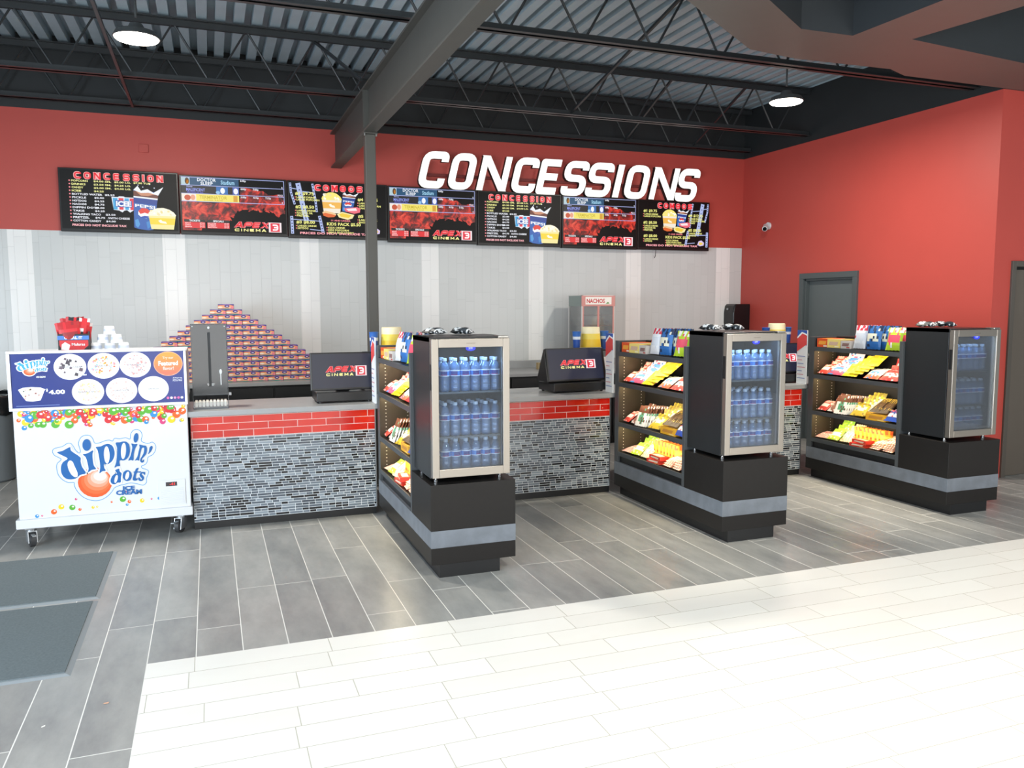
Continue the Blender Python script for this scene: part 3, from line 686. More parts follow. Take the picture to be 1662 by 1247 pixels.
for ki in range(3):
    cnt = {}
    for kind, sh, s, d, dz, tilt, turn in LAY:
        nm, look, me = KINDS[kind]; c = cnt.get((kind, sh), 0); cnt[(kind, sh)] = c+1
        many = sum(1 for q in LAY if q[0] == kind and q[1] == sh) > 1
        o = bpy.data.objects.new(nm, me); COL.objects.link(o)
        xs = [v.co.x for v in me.vertices]; ys = [v.co.y for v in me.vertices]; zs = [v.co.z for v in me.vertices]; tr = math.radians(tilt)
        wd_, th_, ht_ = max(xs)-min(xs), max(ys), max(zs)
        s = min(max(s, wd_/2+.025), .955-wd_/2)
        if nm != 'candy_box':
            d = max(d, .010+th_*math.cos(tr)+abs(math.sin(math.radians(turn)))*wd_*.45); dz += th_*math.sin(tr)+.001
        o.location = (KX[ki]+d, 5.96-s+R.uniform(-.006, .006), SHZ[sh]+.003+dz)
        o.rotation_euler = (math.radians(-tilt), 0, math.radians(-90+turn+R.uniform(-4, 4)))
        o['label'] = '%s, %s%s, %s' % (look, (ORD[c]+' from front, ') if many else '', SN[sh], KN[ki])
        o['category'] = 'candy'; o['group'] = 'candy on the ' + SN[sh]
    for k in range(4):
        me = TOPB[k % 2]
        o = bpy.data.objects.new('snack_bag', me); COL.objects.link(o)
        o.location = (KX[ki]+[.08, .17, .27, .36][k], 4.86-[0, .06, .03, .08][k], cz+.86+0.012); o.rotation_euler = (math.radians(-78), 0, math.radians([-60, 20, -30, 50][k])); o.scale = (.62, .7, .55)
        o['label'] = '%s snack bag lying on top of the %s, %s along' % (['black', 'black and white'][k % 2], CN[ki], ORD[k]); o['category'] = 'snack bag'; o['group'] = 'snack bags on the coolers'

# ------------------------------------------------------------------ menu screens over the counter
TX = [-1.308, -0.238, 0.813, 1.871, 2.902, 3.952, 4.967, 6.003]
TB = [2.313, 2.313, 2.304, 2.285, 2.276, 2.268, 2.272]; TT = [2.916, 2.902, 2.90, 2.895, 2.89, 2.883, 2.88]
M_tv = mat('black_screen_case', '#0c0c0e', 0.3); M_panel = mat('dark_screen_panel', '#0a090b', 0.4, spec=0.25)
def smoke_mat():
    m = bpy.data.materials.new('red_smoke_picture'); m.use_nodes = True; nt = m.node_tree; b = nt.nodes['Principled BSDF']
    tc = nd(nt, 'ShaderNodeTexCoord'); n = nd(nt, 'ShaderNodeTexNoise'); n.inputs['Scale'].default_value = 11; n.inputs['Detail'].default_value = 6; n.inputs['Roughness'].default_value = 0.62; n.inputs['Distortion'].default_value = 0.6
    nt.links.new(tc.outputs['Object'], n.inputs['Vector'])
    r = nd(nt, 'ShaderNodeValToRGB'); el = r.color_ramp.elements; el.new(0.5); el.new(0.5)
    for i, (p, c) in enumerate(((0.36, '#0a0405'), (0.47, '#7d1412'), (0.56, '#e0301f'), (0.7, '#f2664a'))): el[i].position = p
    for i, c in enumerate(('#0a0405', '#7d1412', '#e0301f', '#f2664a')): el[i].color = lin(c)
    nt.links.new(n.outputs['Fac'], r.inputs[0]); nt.links.new(r.outputs[0], b.inputs['Emission Color']); b.inputs['Emission Strength'].default_value = 0.9
    b.inputs['Base Color'].default_value = (0.01, 0.01, 0.01, 1); b.inputs['Roughness'].default_value = 0.3
    return m
M_smoke = smoke_mat()
G = glow
def apex_logo(a, x, z, wd, ht, light=True):
    """red APEX over yellow CINEMA with a 3 in a square"""
    q = (lambda h: G(h)) if light else ink
    wl = wd*0.70
    L = glyph_word('APEX', x, z+ht*0.42, wl*1.02, ht*0.55, ht*0.15, 0.06, 0.35)
    big = glyph_word('APEX', x-ht*.02, z+ht*0.40, wl*1.04, ht*0.60, ht*0.22, 0.04, 0.35)
    a.up().polys(big, q('ff9aa0')).up().polys(L, q('e8202c'))
    a.up().polys(glyph_word('CINEMA', x+ht*.03, z+ht*0.03, wl*0.95, ht*0.27, ht*0.085, 0.3), q('fbf4a0'))
    bx = x+wl*1.04; bw = wd-wl*1.04
    a.up().rect(bx, z, bx+bw, z+ht, q('fbe6ea')).up().rect(bx+bw*.14, z+ht*.07, bx+bw*.86, z+ht*.93, q('e2203a')).up()
    a.polys(glyph('3', bx+bw*.25, z+ht*.18, bw*.5, ht*.64, ht*.15), q('fff4f6'))
def cup_art(a, F, u0, v0, u1, v1, lean=0.25):
    """paper soda cup with blue print and a red and white disc; F maps (u, v)"""
    def Q(s, t):  # s across, t down, leaning
        tap = 0.12*t; x = u0+(u1-u0)*(tap+s*(1-2*tap)) + (0.5-t)*lean*(u1-u0)*0.6; return F(x, v0+(v1-v0)*t+0.05*(v1-v0)*(s-.5))
    P = lambda L, m: a.up().poly([Q(*p) for p in L], m)
    P([(0, 0), (1, 0), (1, 1), (.75, 1.03), (.25, 1.03), (0, 1)], G('2a5fb0'))
    P([(0, .02), (1, .02), (1, .16), (0, .16)], G('6a3424')); P([(.1, .03), (.5, .0), (.9, .05), (.6, .12), (.3, .13)], G('c98a6a'))
    P([(0, .0), (.16, -.12), (.3, .0), (.55, -.06), (.8, .02), (1.15, -.16), (1.0, .08), (.6, .03), (.3, .06)], G('eef2fa'))
    P([(0, .16), (1, .16), (1, .20), (0, .20)], G('eef2fa'))
    P([(0, .2), (1, .2), (1, .34), (0, .34)], G('1d3f94'))
    P([(.2, .55), (.35, .46), (.6, .46), (.8, .55), (.8, .64), (.6, .72), (.38, .72), (.2, .64)], G('f4f6fa'))
    P([(.2, .55), (.35, .46), (.6, .46), (.8, .55), (.72, .60), (.5, .575), (.3, .62)], G('e23b2e'))
    P([(.3, .70), (.5, .66), (.72, .66), (.62, .715), (.4, .725)], G('2450b0'))
    P([(.05, .8), (.2, .76), (.3, .9), (.2, 1.0), (.08, .95)], G('4f9ad8')); P([(.6, .82), (.75, .78), (.9, .9), (.7, 1.0)], G('3c86cc'))
    a.up(); p0 = Q(.06, .45); p1 = Q(.95, .45); a.text('PEPSI', p0[0], p0[1], p1[0]-p0[0], abs(v1-v0)*.085*a.H, G('f4f6fa'), 0.03, rise=(p1[1]-p0[1])/(p1[0]-p0[0]))
def corn_art(a, F, u0, v0, u1, v1, band='f6d838', base='f6e9a0', corn='fdf6dc'):
    a.up().poly([F(u0+(u1-u0)*s, v0+(v1-v0)*t) for s, t in ((0, .32), (.04, .22), (.16, .1), (.34, .02), (.55, 0), (.76, .07), (.92, .2), (1, .34), (.95, .42), (.05, .42))], G(corn))
    for k in range(16):
        s, t = R.uniform(.1, .9), R.uniform(.1, .34); c = F(u0+(u1-u0)*s, v0+(v1-v0)*t); a.up(0).ell(c[0], c[1]+.0, .012, .01, G('f2e0a0' if k % 2 else 'fffdf2'))
        if k == 0: a.up()
    a.up().poly([F(u0+(u1-u0)*s, v0+(v1-v0)*t) for s, t in ((.02, .38), (.98, .38), (.9, 1), (.1, 1))], G(base))
    a.up().poly([F(u0+(u1-u0)*s, v0+(v1-v0)*t) for s, t in ((.035, .48), (.965, .48), (.93, .78), (.07, .78))], G(band))
    a.up().poly([F(u0+(u1-u0)*s, v0+(v1-v0)*t) for s, t in ((.35, .6), (.45, .55), (.5, .62), (.62, .64), (.66, .74), (.5, .72), (.42, .7))], G('fffbe8'))
MENU = [('POPCORN', '$4.00 SM.', '$5.00 LG.', '$7.50 TUB'), ('DRINKS', '$3.50 SM.', '$4.25 LG.', ''), ('CANDY', '$2.00 SM.', '$4.00 LG.', ''), ('ICEE', '$4.25', '', ''),
 ('BOTTLED WATER', '$2.25', '', ''), ('PICKLE', '$2.00', '', ''), ('HOTDOG', '$4.25', '', ''), ('NACHOS', '$4.75', '', ''), ('DIPPIN DOTS', '$4.00', '', ''), ('TAKIS', '$4.25', '', ''), ('WALKING TACO', '$3.50', '', ''), ('PRETZEL', '$4.75', '/WITH CHEESE', ''), ('COTTON CANDY', '$4.00', '', '')]
def art_concession(a, F):
    W, H = a.W, a.H
    P0 = F(.12, .15)
    a.up().polys(glyph_word('CONCESSION', P0[0]-.006, P0[1]-.005, .76*W+.010, .11*H+.01, .026, .36), G('ffb4b4'))
    a.up().polys(glyph_word('CONCESSION', P0[0], P0[1], .76*W, .11*H, .014, .4), G('ee2230'))
    a.up()
    for i, (nm, p1, p2, p3) in enumerate(MENU):
        v = .205+i*.0563; m = G('f4f29a') if i < 4 else G('f0f2fb'); h = .034*H
        p = F(.078, v-.018); a.ell(p[0], p[1], .007, .007, G('ff8a92'))
        p = F(.095, v); a.text(nm, p[0], p[1], W*.0195*len(nm), h, m, 0.03)
        x = .28 if i in (0, 1, 2, 3, 5, 6, 7, 8, 9, 11) else .37
        p = F(x, v); a.text(p1, p[0], p[1], W*.0165*len(p1), h, m, 0.03)
        if p2: p = F(.455 if i < 3 else .385, v); a.text(p2, p[0], p[1], W*.0158*len(p2), h, m, 0.03)
        if p3: p = F(.62, v); a.text(p3, p[0], p[1], W*.0165*len(p3), h, m, 0.03)
    p = F(.085, .955); a.text('PRICES DO NOT INCLUDE TAX', p[0], p[1], .46*W, .038*H, G('ffb6be'), 0.04)
    # iced drink badge
    a.up().poly([F(*q) for q in ((.425, .44), (.48, .44), (.49, .425), (.53, .425), (.54, .44), (.625, .44), (.61, .66), (.58, .7), (.555, .66), (.53, .67), (.515, .7), (.485, .67), (.44, .66))], G('e8eefb'))
    a.up()
    for q0, q1, c in ((.435, .477, '3fa6dc'), (.485, .528, 'e03040'), (.536, .574, '3fa6dc'), (.58, .616, 'e03040')):
        a.poly([F(q0, .455), F(q1, .455), F(q1-.004, .655), F(q0+.004, .655)], G(c))
    a.up().poly([F(.455, .49), F(.60, .50), F(.598, .61), F(.458, .61)], G('1f4fa8'))
    p = F(.462, .60); a.up().text('ICEE', p[0], p[1], .132*W, .095*H, G('f6f9ff'), 0.05)
    cup_art(a, F, .60, .32, .82, .97)
    for q in ((.66, .22), (.70, .25), (.76, .2), (.8, .26), (.84, .3)): p = F(*q); a.ell(p[0], p[1], .006, .005, G('d4dcf0'))
    corn_art(a, F, .735, .60, .985, .975)
def art_movies(a, F):
    W, H = a.W, a.H
    rim = [(.005, .44), (.3, .47), (.55, .42), (.56, .16), (.98, .3), (.99, .62), (.9, .66), (.8, .55), (.72, .58), (.56, .56), (.5, .66), (.44, .80), (.2, .82), (.18, .97), (.005, .97)]
    jag = []; r_ = random.Random(3)
    for i in range(len(rim)):
        p, q = rim[i], rim[(i+1) % len(rim)]
        inner = 3 <= i <= 12
        for j in range(8 if inner else 1):
            t = j/8; w_ = .022 if inner and j else 0
            jag.append(F(min(.99, max(.005, p[0]+(q[0]-p[0])*t+r_.uniform(-w_, w_))), p[1]+(q[1]-p[1])*t+r_.uniform(-w_*1.6, w_*1.6)))
    a.up().poly(jag, M_smoke)
    a.up(); B = lambda u0, v0, u1, v1, c: a.rect(*F(u0, v1), *F(u1, v0), G(c))
    B(.005, .01, .545, .15, '0d4a70'); B(.005, .16, .545, .30, '100f16'); B(.005, .31, .545, .44, 'f3e36a')
    a.up(); B(.005, .01, .085, .15, 'b4cdd4'); B(.005, .31, .14, .44, 'f1e6da'); B(.33, .165, .44, .295, '2c6db4'); B(.485, .165, .545, .295, '4a63b8'); B(.49, .32, .53, .43, 'd8a030')
    a.up()
    for u, v, ru, rv, c in ((.06, .08, .02, .06, '4a2c1a'), (.062, .09, .012, .04, 'd89040'), (.39, .235, .022, .055, 'f0f4fc'), (.515, .235, .022, .055, 'eef0fc'), (.06, .38, .03, .05, 'c8502a'), (.11, .375, .022, .05, 'e8a080'), (.345, .27, .02, .03, '8fc0e8')):
        p = F(u, v); a.ell(p[0], p[1], ru*W, rv*H, G(c))
    a.up(); T = lambda s, u, v, wd, ht, c, bo=0.02: a.text(s, *F(u, v), wd*W, ht*H, G(c), bo)
    T('DOCTOR', .155, .08, .175, .06, 'f4f8ff'); T('SLEEP', .185, .142, .115, .055, 'f4f8ff'); T('Stadium', .375, .12, .13, .075, '9fd4f0')
    T('Disney', .055, .195, .055, .028, 'b8c0f4'); T('MALEFICENT', .05, .262, .175, .055, '8f9cf2'); T('MISTRESS OF EVIL', .06, .29, .15, .018, '6a68e0'); T('TERMINATOR', .17, .395, .26, .06, 'c8b42a'); T('DARK FATE', .21, .425, .18, .018, 'b8a428')
    for u, v, s in ((.56, .065, '6:45p'), (.56, .215, '4:00p'), (.68, .215, '7:00p'), (.56, .365, '5:00p'), (.68, .365, '4:15p'), (.80, .365, '7:15p')): T(s, u, v, .055, .045, 'f2f4fb', 0.03)
    for v, s in ((.145, 'R'), (.29, 'PG13'), (.43, 'R')): T(s, .975-.013*len(s), v, .012*len(s), .03, 'e8ecfb', 0.03)
    for v in (.01, .155, .305, .445): a.line([F(.003, v), F(.985, v)], .006, G('aab4e8'))
    a.line([F(.985, .01), F(.985, .445)], .006, G('aab4e8'))
    for u0, u1, hd, n in ((.02, .215, 'TICKETS', 3), (.235, .445, 'SPECIALS', 4)):
        B(u0, .775, u1, .82, '0a0709'); B(u0, .825, u1, .93, 'e02028'); a.up()
        T(hd, (u0+u1)/2-.05, .815, .1, .035, 'f4f6fb', 0.03)
        for k in range(n):
            nm = (['ADULT', 'CHILD', 'SENIOR'] if n == 3 else ['MATINEE', 'TUESDAY', 'STUDENT', 'MILITARY'])[k]; v = .826+(k+1)*.1/n-.005
            T(nm, u0+.006, v, .011*len(nm), .07/n, 'ffe9e9', 0.02); T('$7.00' if k else '$9.00', u1-.05, v, .044, .07/n, 'ffe9e9', 0.02)
    p = F(.49, .975); apex_logo(a, p[0], p[1], .46*W, .185*H)
def art_combos(a, F, flip):
    W, H = a.W, a.H
    def film(pts, w, holes):
        q = [F(*p) for p in pts]; a.up().polys(strip(q, w), G('aebce8')); a.up()
        for i in range(holes):
            t = (i+.5)/holes*(len(q)-1); k = int(t); f = t-k; a.ell(q[k][0]*(1-f)+q[k+1][0]*f, q[k][1]*(1-f)+q[k+1][1]*f, .007, .007, G('20285a'))
    f = (lambda u: 1-u) if flip else (lambda u: u)
    film([(f(.012), .02), (f(.02), .2), (f(.055), .42)], .022, 8); film([(f(.09), .02), (f(.12), .3), (f(.155), .62), (f(.17), .72)], .05, 10)
    film([(f(.235), .02), (f(.262), .3), (f(.275), .55)], .022, 9); film([(f(.02), .64), (f(.025), .97)], .03, 6); film([(f(.30), .62), (f(.335), .94)], .03, 6)
    a.up()
    for u0, u1, v in ((.02, .1, .12), (.11, .24, .17), (.03, .3, .70), (.2, .33, .88)): a.line([F(f(u0), v), F(f(u1), v+.02)], .008, G('aebce8'))
    P0 = F(.26, .145)
    a.up().polys(glyph_word('COMBOS', P0[0]-.006, P0[1]-.005, .49*W+.010, .11*H+.01, .028, .32), G('ffb0b4')).up().polys(glyph_word('COMBOS', P0[0], P0[1], .49*W, .11*H, .016, .36), G('f02434'))
    a.up(); T = lambda s, u, v, wd, ht, c='f2f08a', bo=0.03: a.text(s, *F(u, v), wd*W, ht*H, G(c), bo)
    for u, hd, v, ls in ((.06, '#1 $9.75', .25, ('LARGE DRINK', 'LARGE POPCORN')), (.06, '#2 $8.50', .50, ('LARGE DRINK', 'NACHOS OR', 'PRETZEL')), (.065, '#3 $8.00', .785, ('LARGE DRINK', 'HOTDOG')), (.70, '#4 $12.25', .32, ('LARGE DRINK', 'LARGE POPCORN', 'CANDY')), (.70, '#5 $8.50', .64, ('LARGE DRINK', 'NACHOS')), (.375, 'KIDS PACK $5.50', .805, ('KIDS DRINK', 'KIDS POPCORN', 'SMALL BOX CANDY'))):
        T(hd, u, v, .0235*len(hd), .068)
        for k, s in enumerate(ls):
            T(s, u+.012, v+.05+k*.047, .0178*len(s), .036); p = F(u, v+.032+k*.047); a.ell(p[0], p[1], .006, .006, G('f07a70'))
    T('11 AND UNDER', .42, .715, .2, .03, 'ff8f96'); T('PRICES DO NOT INCLUDE TAX', .10, .972, .74, .042, 'ffa9b2', 0.04)
    corn_art(a, F, .325, .165, .535, .56, 'f3b850', 'f4ead8', 'f9ea7a')
    cup_art(a, F, .53, .20, .67, .52, 0.3)
    P = lambda L, c: a.up().poly([F(*q) for q in L], G(c))
    P(((.555, .46), (.69, .43), (.725, .45), (.72, .53), (.66, .56), (.57, .52)), 'f06a7a'); P(((.575, .47), (.68, .45), (.69, .5), (.6, .51)), 'fbe9ec')
    P(((.33, .55), (.36, .52), (.44, .55), (.475, .58), (.46, .62), (.40, .64), (.34, .61)), 'f2c890'); P(((.335, .575), (.36, .56), (.47, .6), (.45, .635), (.39, .645), (.34, .615)), 'e2682a')
    P(((.48, .58), (.53, .53), (.66, .58), (.64, .65), (.59, .68), (.5, .64)), 'f6e9a8'); P(((.5, .58), (.535, .555), (.63, .59), (.6, .645), (.52, .625)), 'f2cf3a')
    P(((.83, .92), (.85, .84), (.89, .82), (.93, .87), (.925, .93), (.87, .95)), 'd9c6ec'); P(((.85, .90), (.865, .86), (.90, .87), (.915, .9), (.87, .93)), 'f2d25a')
TVL = ['menu screen listing concession prices, at the freezer end of the row', 'film times screen between the price menu and the combos screen at the freezer end', 'combos menu screen partly hidden behind the grey column', 'film times screen just past the grey column', 'menu screen listing concession prices, under the start of the lit sign', 'film times screen under the middle of the lit sign', 'combos menu screen at the end of the row near the red side wall']
for i in range(7):
    x0, x1 = TX[i]+.004, TX[i+1]-.004; W_, H_ = x1-x0, TT[i]-TB[i]
    t = thing('menu_screen', TVL[i], 'screen', ((x0+x1)/2, 8.905, TB[i]), group='menu screens')
    MB().m(M_tv).box(-W_/2, W_/2, 0, 0.055, 0, H_).build('case', t, 0.004)
    MB().m(mat('wall_mount_steel', '#26282a', 0.5)).box(-W_/4, W_/4, 0.055, BACK-8.905-0.001, H_*.25, H_*.75).build('wall_mount', t)
    a = Art(0.0); bz = 0.014; a.W, a.H = W_-2*bz, H_-2*bz-0.014
    F = lambda u, v, W=a.W, H=a.H, h=H_: (-W/2+u*W, h-bz-v*H)
    a.rect(*F(0, 1), *F(1, 0), M_panel)
    (art_concession, art_movies, lambda q, f: art_combos(q, f, False), art_movies, art_concession, art_movies, lambda q, f: art_combos(q, f, True))[i](a, F)
    a.build('screen_picture', t)
b = MB(); b.m(mat('black_cable', '#141416', 0.5)).tube((0, 0, 0), (0, 0.01, -0.07), 0.004, 6).tube((0, 0.01, -0.07), (-0.012, 0.012, -0.1), 0.004, 6)
tag(b.build('hanging_cable', loc=(5.25, 8.94, 2.275)), 'short black cable end hanging under the last combos screen', 'cable')

# lit sign: nine white letters standing off the wall
t = thing('lit_sign', 'white glowing slanted CONCESSIONS sign on the red wall over the screens', 'sign', (0, 8.90, 0))
M_sign = mat('white_lit_acrylic', '#fffdf8', 0.3, emit=1.25); M_ret = mat('letter_side_dark', '#2a2523', 0.5)
SX = [('C', 2.075, 2.375), ('O', 2.395, 2.685), ('N', 2.725, 3.075), ('C', 3.108, 3.405), ('E', 3.405, 3.70), ('S', 3.70, 4.01), ('S', 4.0, 4.325), ('I', 4.358, 4.44), ('O', 4.485, 4.795), ('N', 4.826, 5.178), ('S', 5.165, 5.465)]
for n_, (ch, xa, xb) in enumerate(SX):
    xa *= 1.0588; xb = (xb-.018)*1.0588; zz = 2.895 - 0.0035*(xa-2.2); hh = 0.392
    L = glyph(ch, xa, zz, xb-xa, hh, 0.082 if ch not in 'N' else 0.075, 0.25, 0.066)
    b = MB()
    for q in L:
        b.m(M_sign).poly([(p[0], 0, p[1]) for p in q]); k = len(q)
        b.m(M_ret)
        for i in range(k):
            p, r = q[i], q[(i+1) % k]; b.poly([(p[0], 0, p[1]), (r[0], 0, r[1]), (r[0], 0.06, r[1]), (p[0], 0.06, p[1])])
    b.build('letter', t)
b = MB(); b.m(mat('sign_rail', '#7a2522', 0.5)).box(2.25, 5.78, 0.062, 0.098, 3.03, 3.06); b.build('mounting_rail', t)

b = MB(); b.m(M_red).box(-0.045, 0.045, -0.012, 0, -0.04, 0.04)
tag(b.build('junction_box_cover', bevel=0.003, loc=(-0.55, BACK-0.001, 3.154)), 'small square cover painted red, high on the wall over the first screen', 'cover plate')

# ------------------------------------------------------------------ ice cream freezer on casters
FX0, FX1, FY = -1.236, -0.160, 6.05
M_white = mat('white_freezer_enamel', '#dddfe3', 0.3)
t = thing('ice_cream_freezer', 'white ice cream chest freezer on casters with blue flavour board and printed balls', 'freezer', (0, FY, 0))
MB().m(M_white).box(FX0-0.006, FX1+0.004, -0.022, 0.67, 0.128, 0.19).build('base_rail', t, 0.006)
MB().m(M_white).box(FX0, FX1, 0.0, 0.66, 0.93, 1.283).build('hood', t, 0.006)
b = MB(); b.m(mat('brushed_aluminium', '#dfe2e6', 0.35, 0.5)).box(FX0, FX1, -0.035, 0.02, 0.915, 0.935).box(FX0, FX1, -0.035, 0.02, 1.288, 1.306).box(FX0, FX0+0.02, -0.035, 0.02, 0.935, 1.288).box(FX1-0.016, FX1, -0.035, 0.02, 0.935, 1.288)
b.build('board_frame', t, 0.002)
bd = MB().m(mat('blue_flavour_board', '#1d3280', 0.25, vary=0.12, scale=9)).box(FX0+0.02, FX1-0.016, -0.028, 0.0, 0.935, 1.288).build('flavour_board', t)
# the slanting blue logo, drawn in its own frame (a to the side, b downwards)
def logo(a, T, letter, halo, thin=True):
    """T maps drawing units to the plane; letter colour, halo white"""
    d1 = [(110, 408), (190, 385), (300, 328), (318, 385), (450, 480), (455, 540), (480, 630), (535, 718), (450, 745), (400, 790), (330, 812), (250, 805), (195, 760), (168, 690), (170, 610), (200, 550), (265, 500), (190, 455)]
    dc = [(300, 528), (268, 560), (265, 610), (285, 680), (320, 740), (370, 778), (408, 770), (412, 730), (398, 680), (365, 610), (340, 550)]
    i1 = [(487, 437), (560, 420), (640, 375), (632, 430), (635, 500), (650, 600), (685, 655), (620, 670), (565, 705), (572, 650), (555, 560), (530, 480)]
    p1 = [(680, 330), (760, 315), (810, 290), (870, 280), (930, 310), (960, 380), (960, 460), (930, 530), (880, 575), (830, 585), (805, 580), (808, 640), (830, 680), (780, 690), (735, 718), (745, 640), (740, 560), (725, 460), (705, 370)]
    p2 = [(978, 265), (1040, 258), (1090, 245), (1140, 250), (1180, 290), (1195, 360), (1185, 440), (1150, 500), (1100, 528), (1045, 525), (1035, 560), (1045, 610), (1000, 615), (960, 635), (985, 560), (998, 460), (1000, 340)]
    i2 = [(1218, 275), (1260, 285), (1310, 285), (1275, 350), (1255, 430), (1248, 525), (1210, 520), (1170, 528), (1205, 460), (1228, 360), (1230, 320)]
    n1 = [(1340, 290), (1400, 305), (1440, 310), (1458, 350), (1450, 420), (1415, 470), (1385, 500), (1380, 540), (1400, 520), (1412, 510), (1410, 545), (1380, 562), (1355, 540), (1360, 500), (1390, 450), (1410, 400), (1415, 345), (1400, 335), (1375, 350), (1355, 420), (1340, 500), (1335, 530), (1300, 522), (1270, 530), (1310, 470), (1330, 390), (1345, 330)]
    ap = [(1500, 330), (1535, 310), (1545, 340), (1520, 390), (1475, 435), (1490, 390)]
    d2 = [(970, 675), (1030, 650), (1040, 690), (1070, 720), (1060, 780), (1055, 855), (1010, 860), (970, 885), (920, 875), (900, 830), (920, 770), (960, 730), (1000, 720)]
    t2 = [(1290, 650), (1330, 640), (1310, 690), (1365, 690), (1355, 712), (1305, 712), (1285, 780), (1300, 800), (1315, 785), (1310, 820), (1270, 832), (1238, 810), (1260, 712), (1235, 705), (1270, 690)]
    s2 = [(1430, 705), (1425, 745), (1395, 720), (1375, 735), (1400, 760), (1415, 790), (1390, 830), (1350, 835), (1325, 815), (1335, 780), (1365, 815), (1380, 800), (1355, 770), (1345, 735), (1370, 705), (1400, 700)]
    rim = [(45, 400), (60, 360), (110, 340), (190, 320), (260, 275), (310, 275), (350, 320), (380, 375), (435, 420), (450, 380), (425, 300), (430, 240), (465, 180), (530, 152), (600, 165), (640, 215), (665, 270), (740, 265), (800, 240), (880, 225), (930, 240), (960, 200), (1040, 205), (1130, 190), (1195, 210), (1205, 140), (1240, 85), (1300, 66), (1360, 95), (1383, 160), (1370, 240), (1470, 275), (1540, 255), (1590, 300), (1590, 370), (1550, 440), (1475, 480), (1465, 540), (1430, 590), (1375, 610), (1385, 645), (1440, 660), (1485, 690), (1470, 750), (1450, 800), (1450, 860), (1400, 900), (1330, 885), (1210, 865), (1120, 885), (1040, 905), (960, 940), (920, 1000), (850, 1070), (760, 1120), (660, 1133), (550, 1110), (460, 1055), (390, 970), (360, 900), (355, 860), (270, 860), (190, 820), (130, 750), (105, 660), (110, 580), (170, 515), (120, 480), (70, 450)]
    def el(x, y, rx, ry, rot=0, n=22): return [(x+rx*math.cos(2*PI*i/n)*math.cos(rot)-ry*math.sin(2*PI*i/n)*math.sin(rot), y+rx*math.cos(2*PI*i/n)*math.sin(rot)+ry*math.sin(2*PI*i/n)*math.cos(rot)) for i in range(n)]
    X = lambda L: [T(*p) for p in L]
    sm = lambda L: X(smooth_loop(L, 3))
    W = ink(halo); B = ink(letter)
    if thin: a.up().polys([X(q) for q in strip(smooth_loop(rim, 3), 9, True)], ink('4a94cf'))
    else: a.up().poly(sm(rim), W)
    body = [d1, i1, p1, p2, i2, n1, d2, t2, s2, ap]; rest = [el(545, 297, 63, 88), el(1288, 190, 36, 72, .15), el(1155, 755, 70, 82)]
    for k in range(6):
        f = k/5; c = ['e45a20', 'e66a34', 'ea8254', 'efa182', 'f3c3b0', 'f7e2da'][k]
        a.up().poly(X(el(668+75*f, 858-95*f, 255*(1-f*.62), 224*(1-f*.70))), ink(c))
    a.up()
    for L in body[:3]+[d2]: a.polys([X(q) for q in strip(smooth_loop(L, 2), 44, True)], W)
    a.up()
    for L in body: a.poly(sm(L), B)
    for L in rest: a.poly(X(L), B)
    a.up().poly(sm(dc), W)
    for L in (el(845, 445, 42, 130, -.04), el(1097, 385, 38, 122, .06), el(985, 805, 22, 62, .25), el(1155, 755, 27, 62, .25)): a.poly(X(L), W)
def LT(a_, b_): return (-1.018+a_/1662*0.674-b_/1246*0.026, 0.813-0.037*a_/1662-(b_/1246)*(0.56+0.025*a_/1662))
a = Art(0.0); logo(a, LT, '0b5ea4', 'f0f2f5')
p = LT(1090, 978); a.up().text('ICE', p[0], p[1], 0.074, 0.03, ink('1b62a8'), 0.05, rise=-.02); p = LT(985, 1052); a.text('CREAM', p[0], p[1], 0.162, 0.034, ink('1b62a8'), 0.05, rise=-.02)
balls = Art(0.0); BC = ['d42a30', 'e8621c', 'f0cc20', '58ad30', '2c8ccc', 'd43c78']
def ball(x, z, r, c):
    balls.ell(x, z, r, r, ink(c), n=14); balls.k += 0.5; balls.ell(x+r*.25, z+r*.3, r*.38, r*.3, ink('fdf6f0'), n=8); balls.k -= 0.5
for k in range(190):
    x = R.uniform(FX0+0.03, FX1-0.03); r = R.uniform(.009, .027); z = 0.915-abs(R.gauss(0, .05)); z = max(z, 0.80); z = min(z, 0.913-r)
    balls.k = 1+k*0.06; ball(x, z, r, BC[R.randrange(5)] if R.random() < .93 else BC[5])
balls.k = 1
for x, z, r, c in ((-1.12, .205, .012, 4), (-1.09, .205, .006, 5), (-1.02, .225, .018, 1), (-.975, .255, .018, 2), (-.91, .245, .019, 3), (-.865, .228, .01, 1), (-.885, .30, .008, 5), (-.785, .235, .01, 2), (-.76, .237, .007, 2), (-.67, .262, .007, 1), (-.60, .275, .02, 3), (-.56, .255, .012, 1), (-.575, .235, .009, 4), (-.48, .255, .015, 2), (-.575, .325, .006, 5), (-.37, .262, .012, 4), (-.255, .27, .012, 1), (-.24, .245, .014, 3), (-.42, .262, .006, 5)): ball(x, z, r, BC[c])
a.build('printed_logo', t)
cabinet = MB().m(M_white).box(FX0+0.012, FX1-0.006, 0, 0.66, 0.175, 0.93); n0 = len(cabinet.v); cabinet.v += balls.mb.v
for f, mi in zip(balls.mb.f, balls.mb.fm): cabinet.m(balls.mb.mats[mi]); cabinet.f.append(tuple(n0+i for i in f)); cabinet.fm.append(cabinet.cur)
cabinet.build('cabinet_body', t, 0.006)
# control panel with grille and red digits
b = MB(); b.m(M_white).box(-0.372, -0.2, -0.006, 0, 0.213, 0.388)
for k in range(9): b.box(-0.36, -0.212, -0.009, -0.006, 0.224+k*.012, 0.23+k*.012)
g = b.build('vent_grille', t, 0.001)
a = Art(-0.006); a.rect(-0.325, 0.343, -0.252, 0.372, ink('3a3436')).up().text('-41', -0.30, 0.348, 0.034, 0.019, glow('ff3038', 1.2), 0.03); a.build('temperature_display', t)
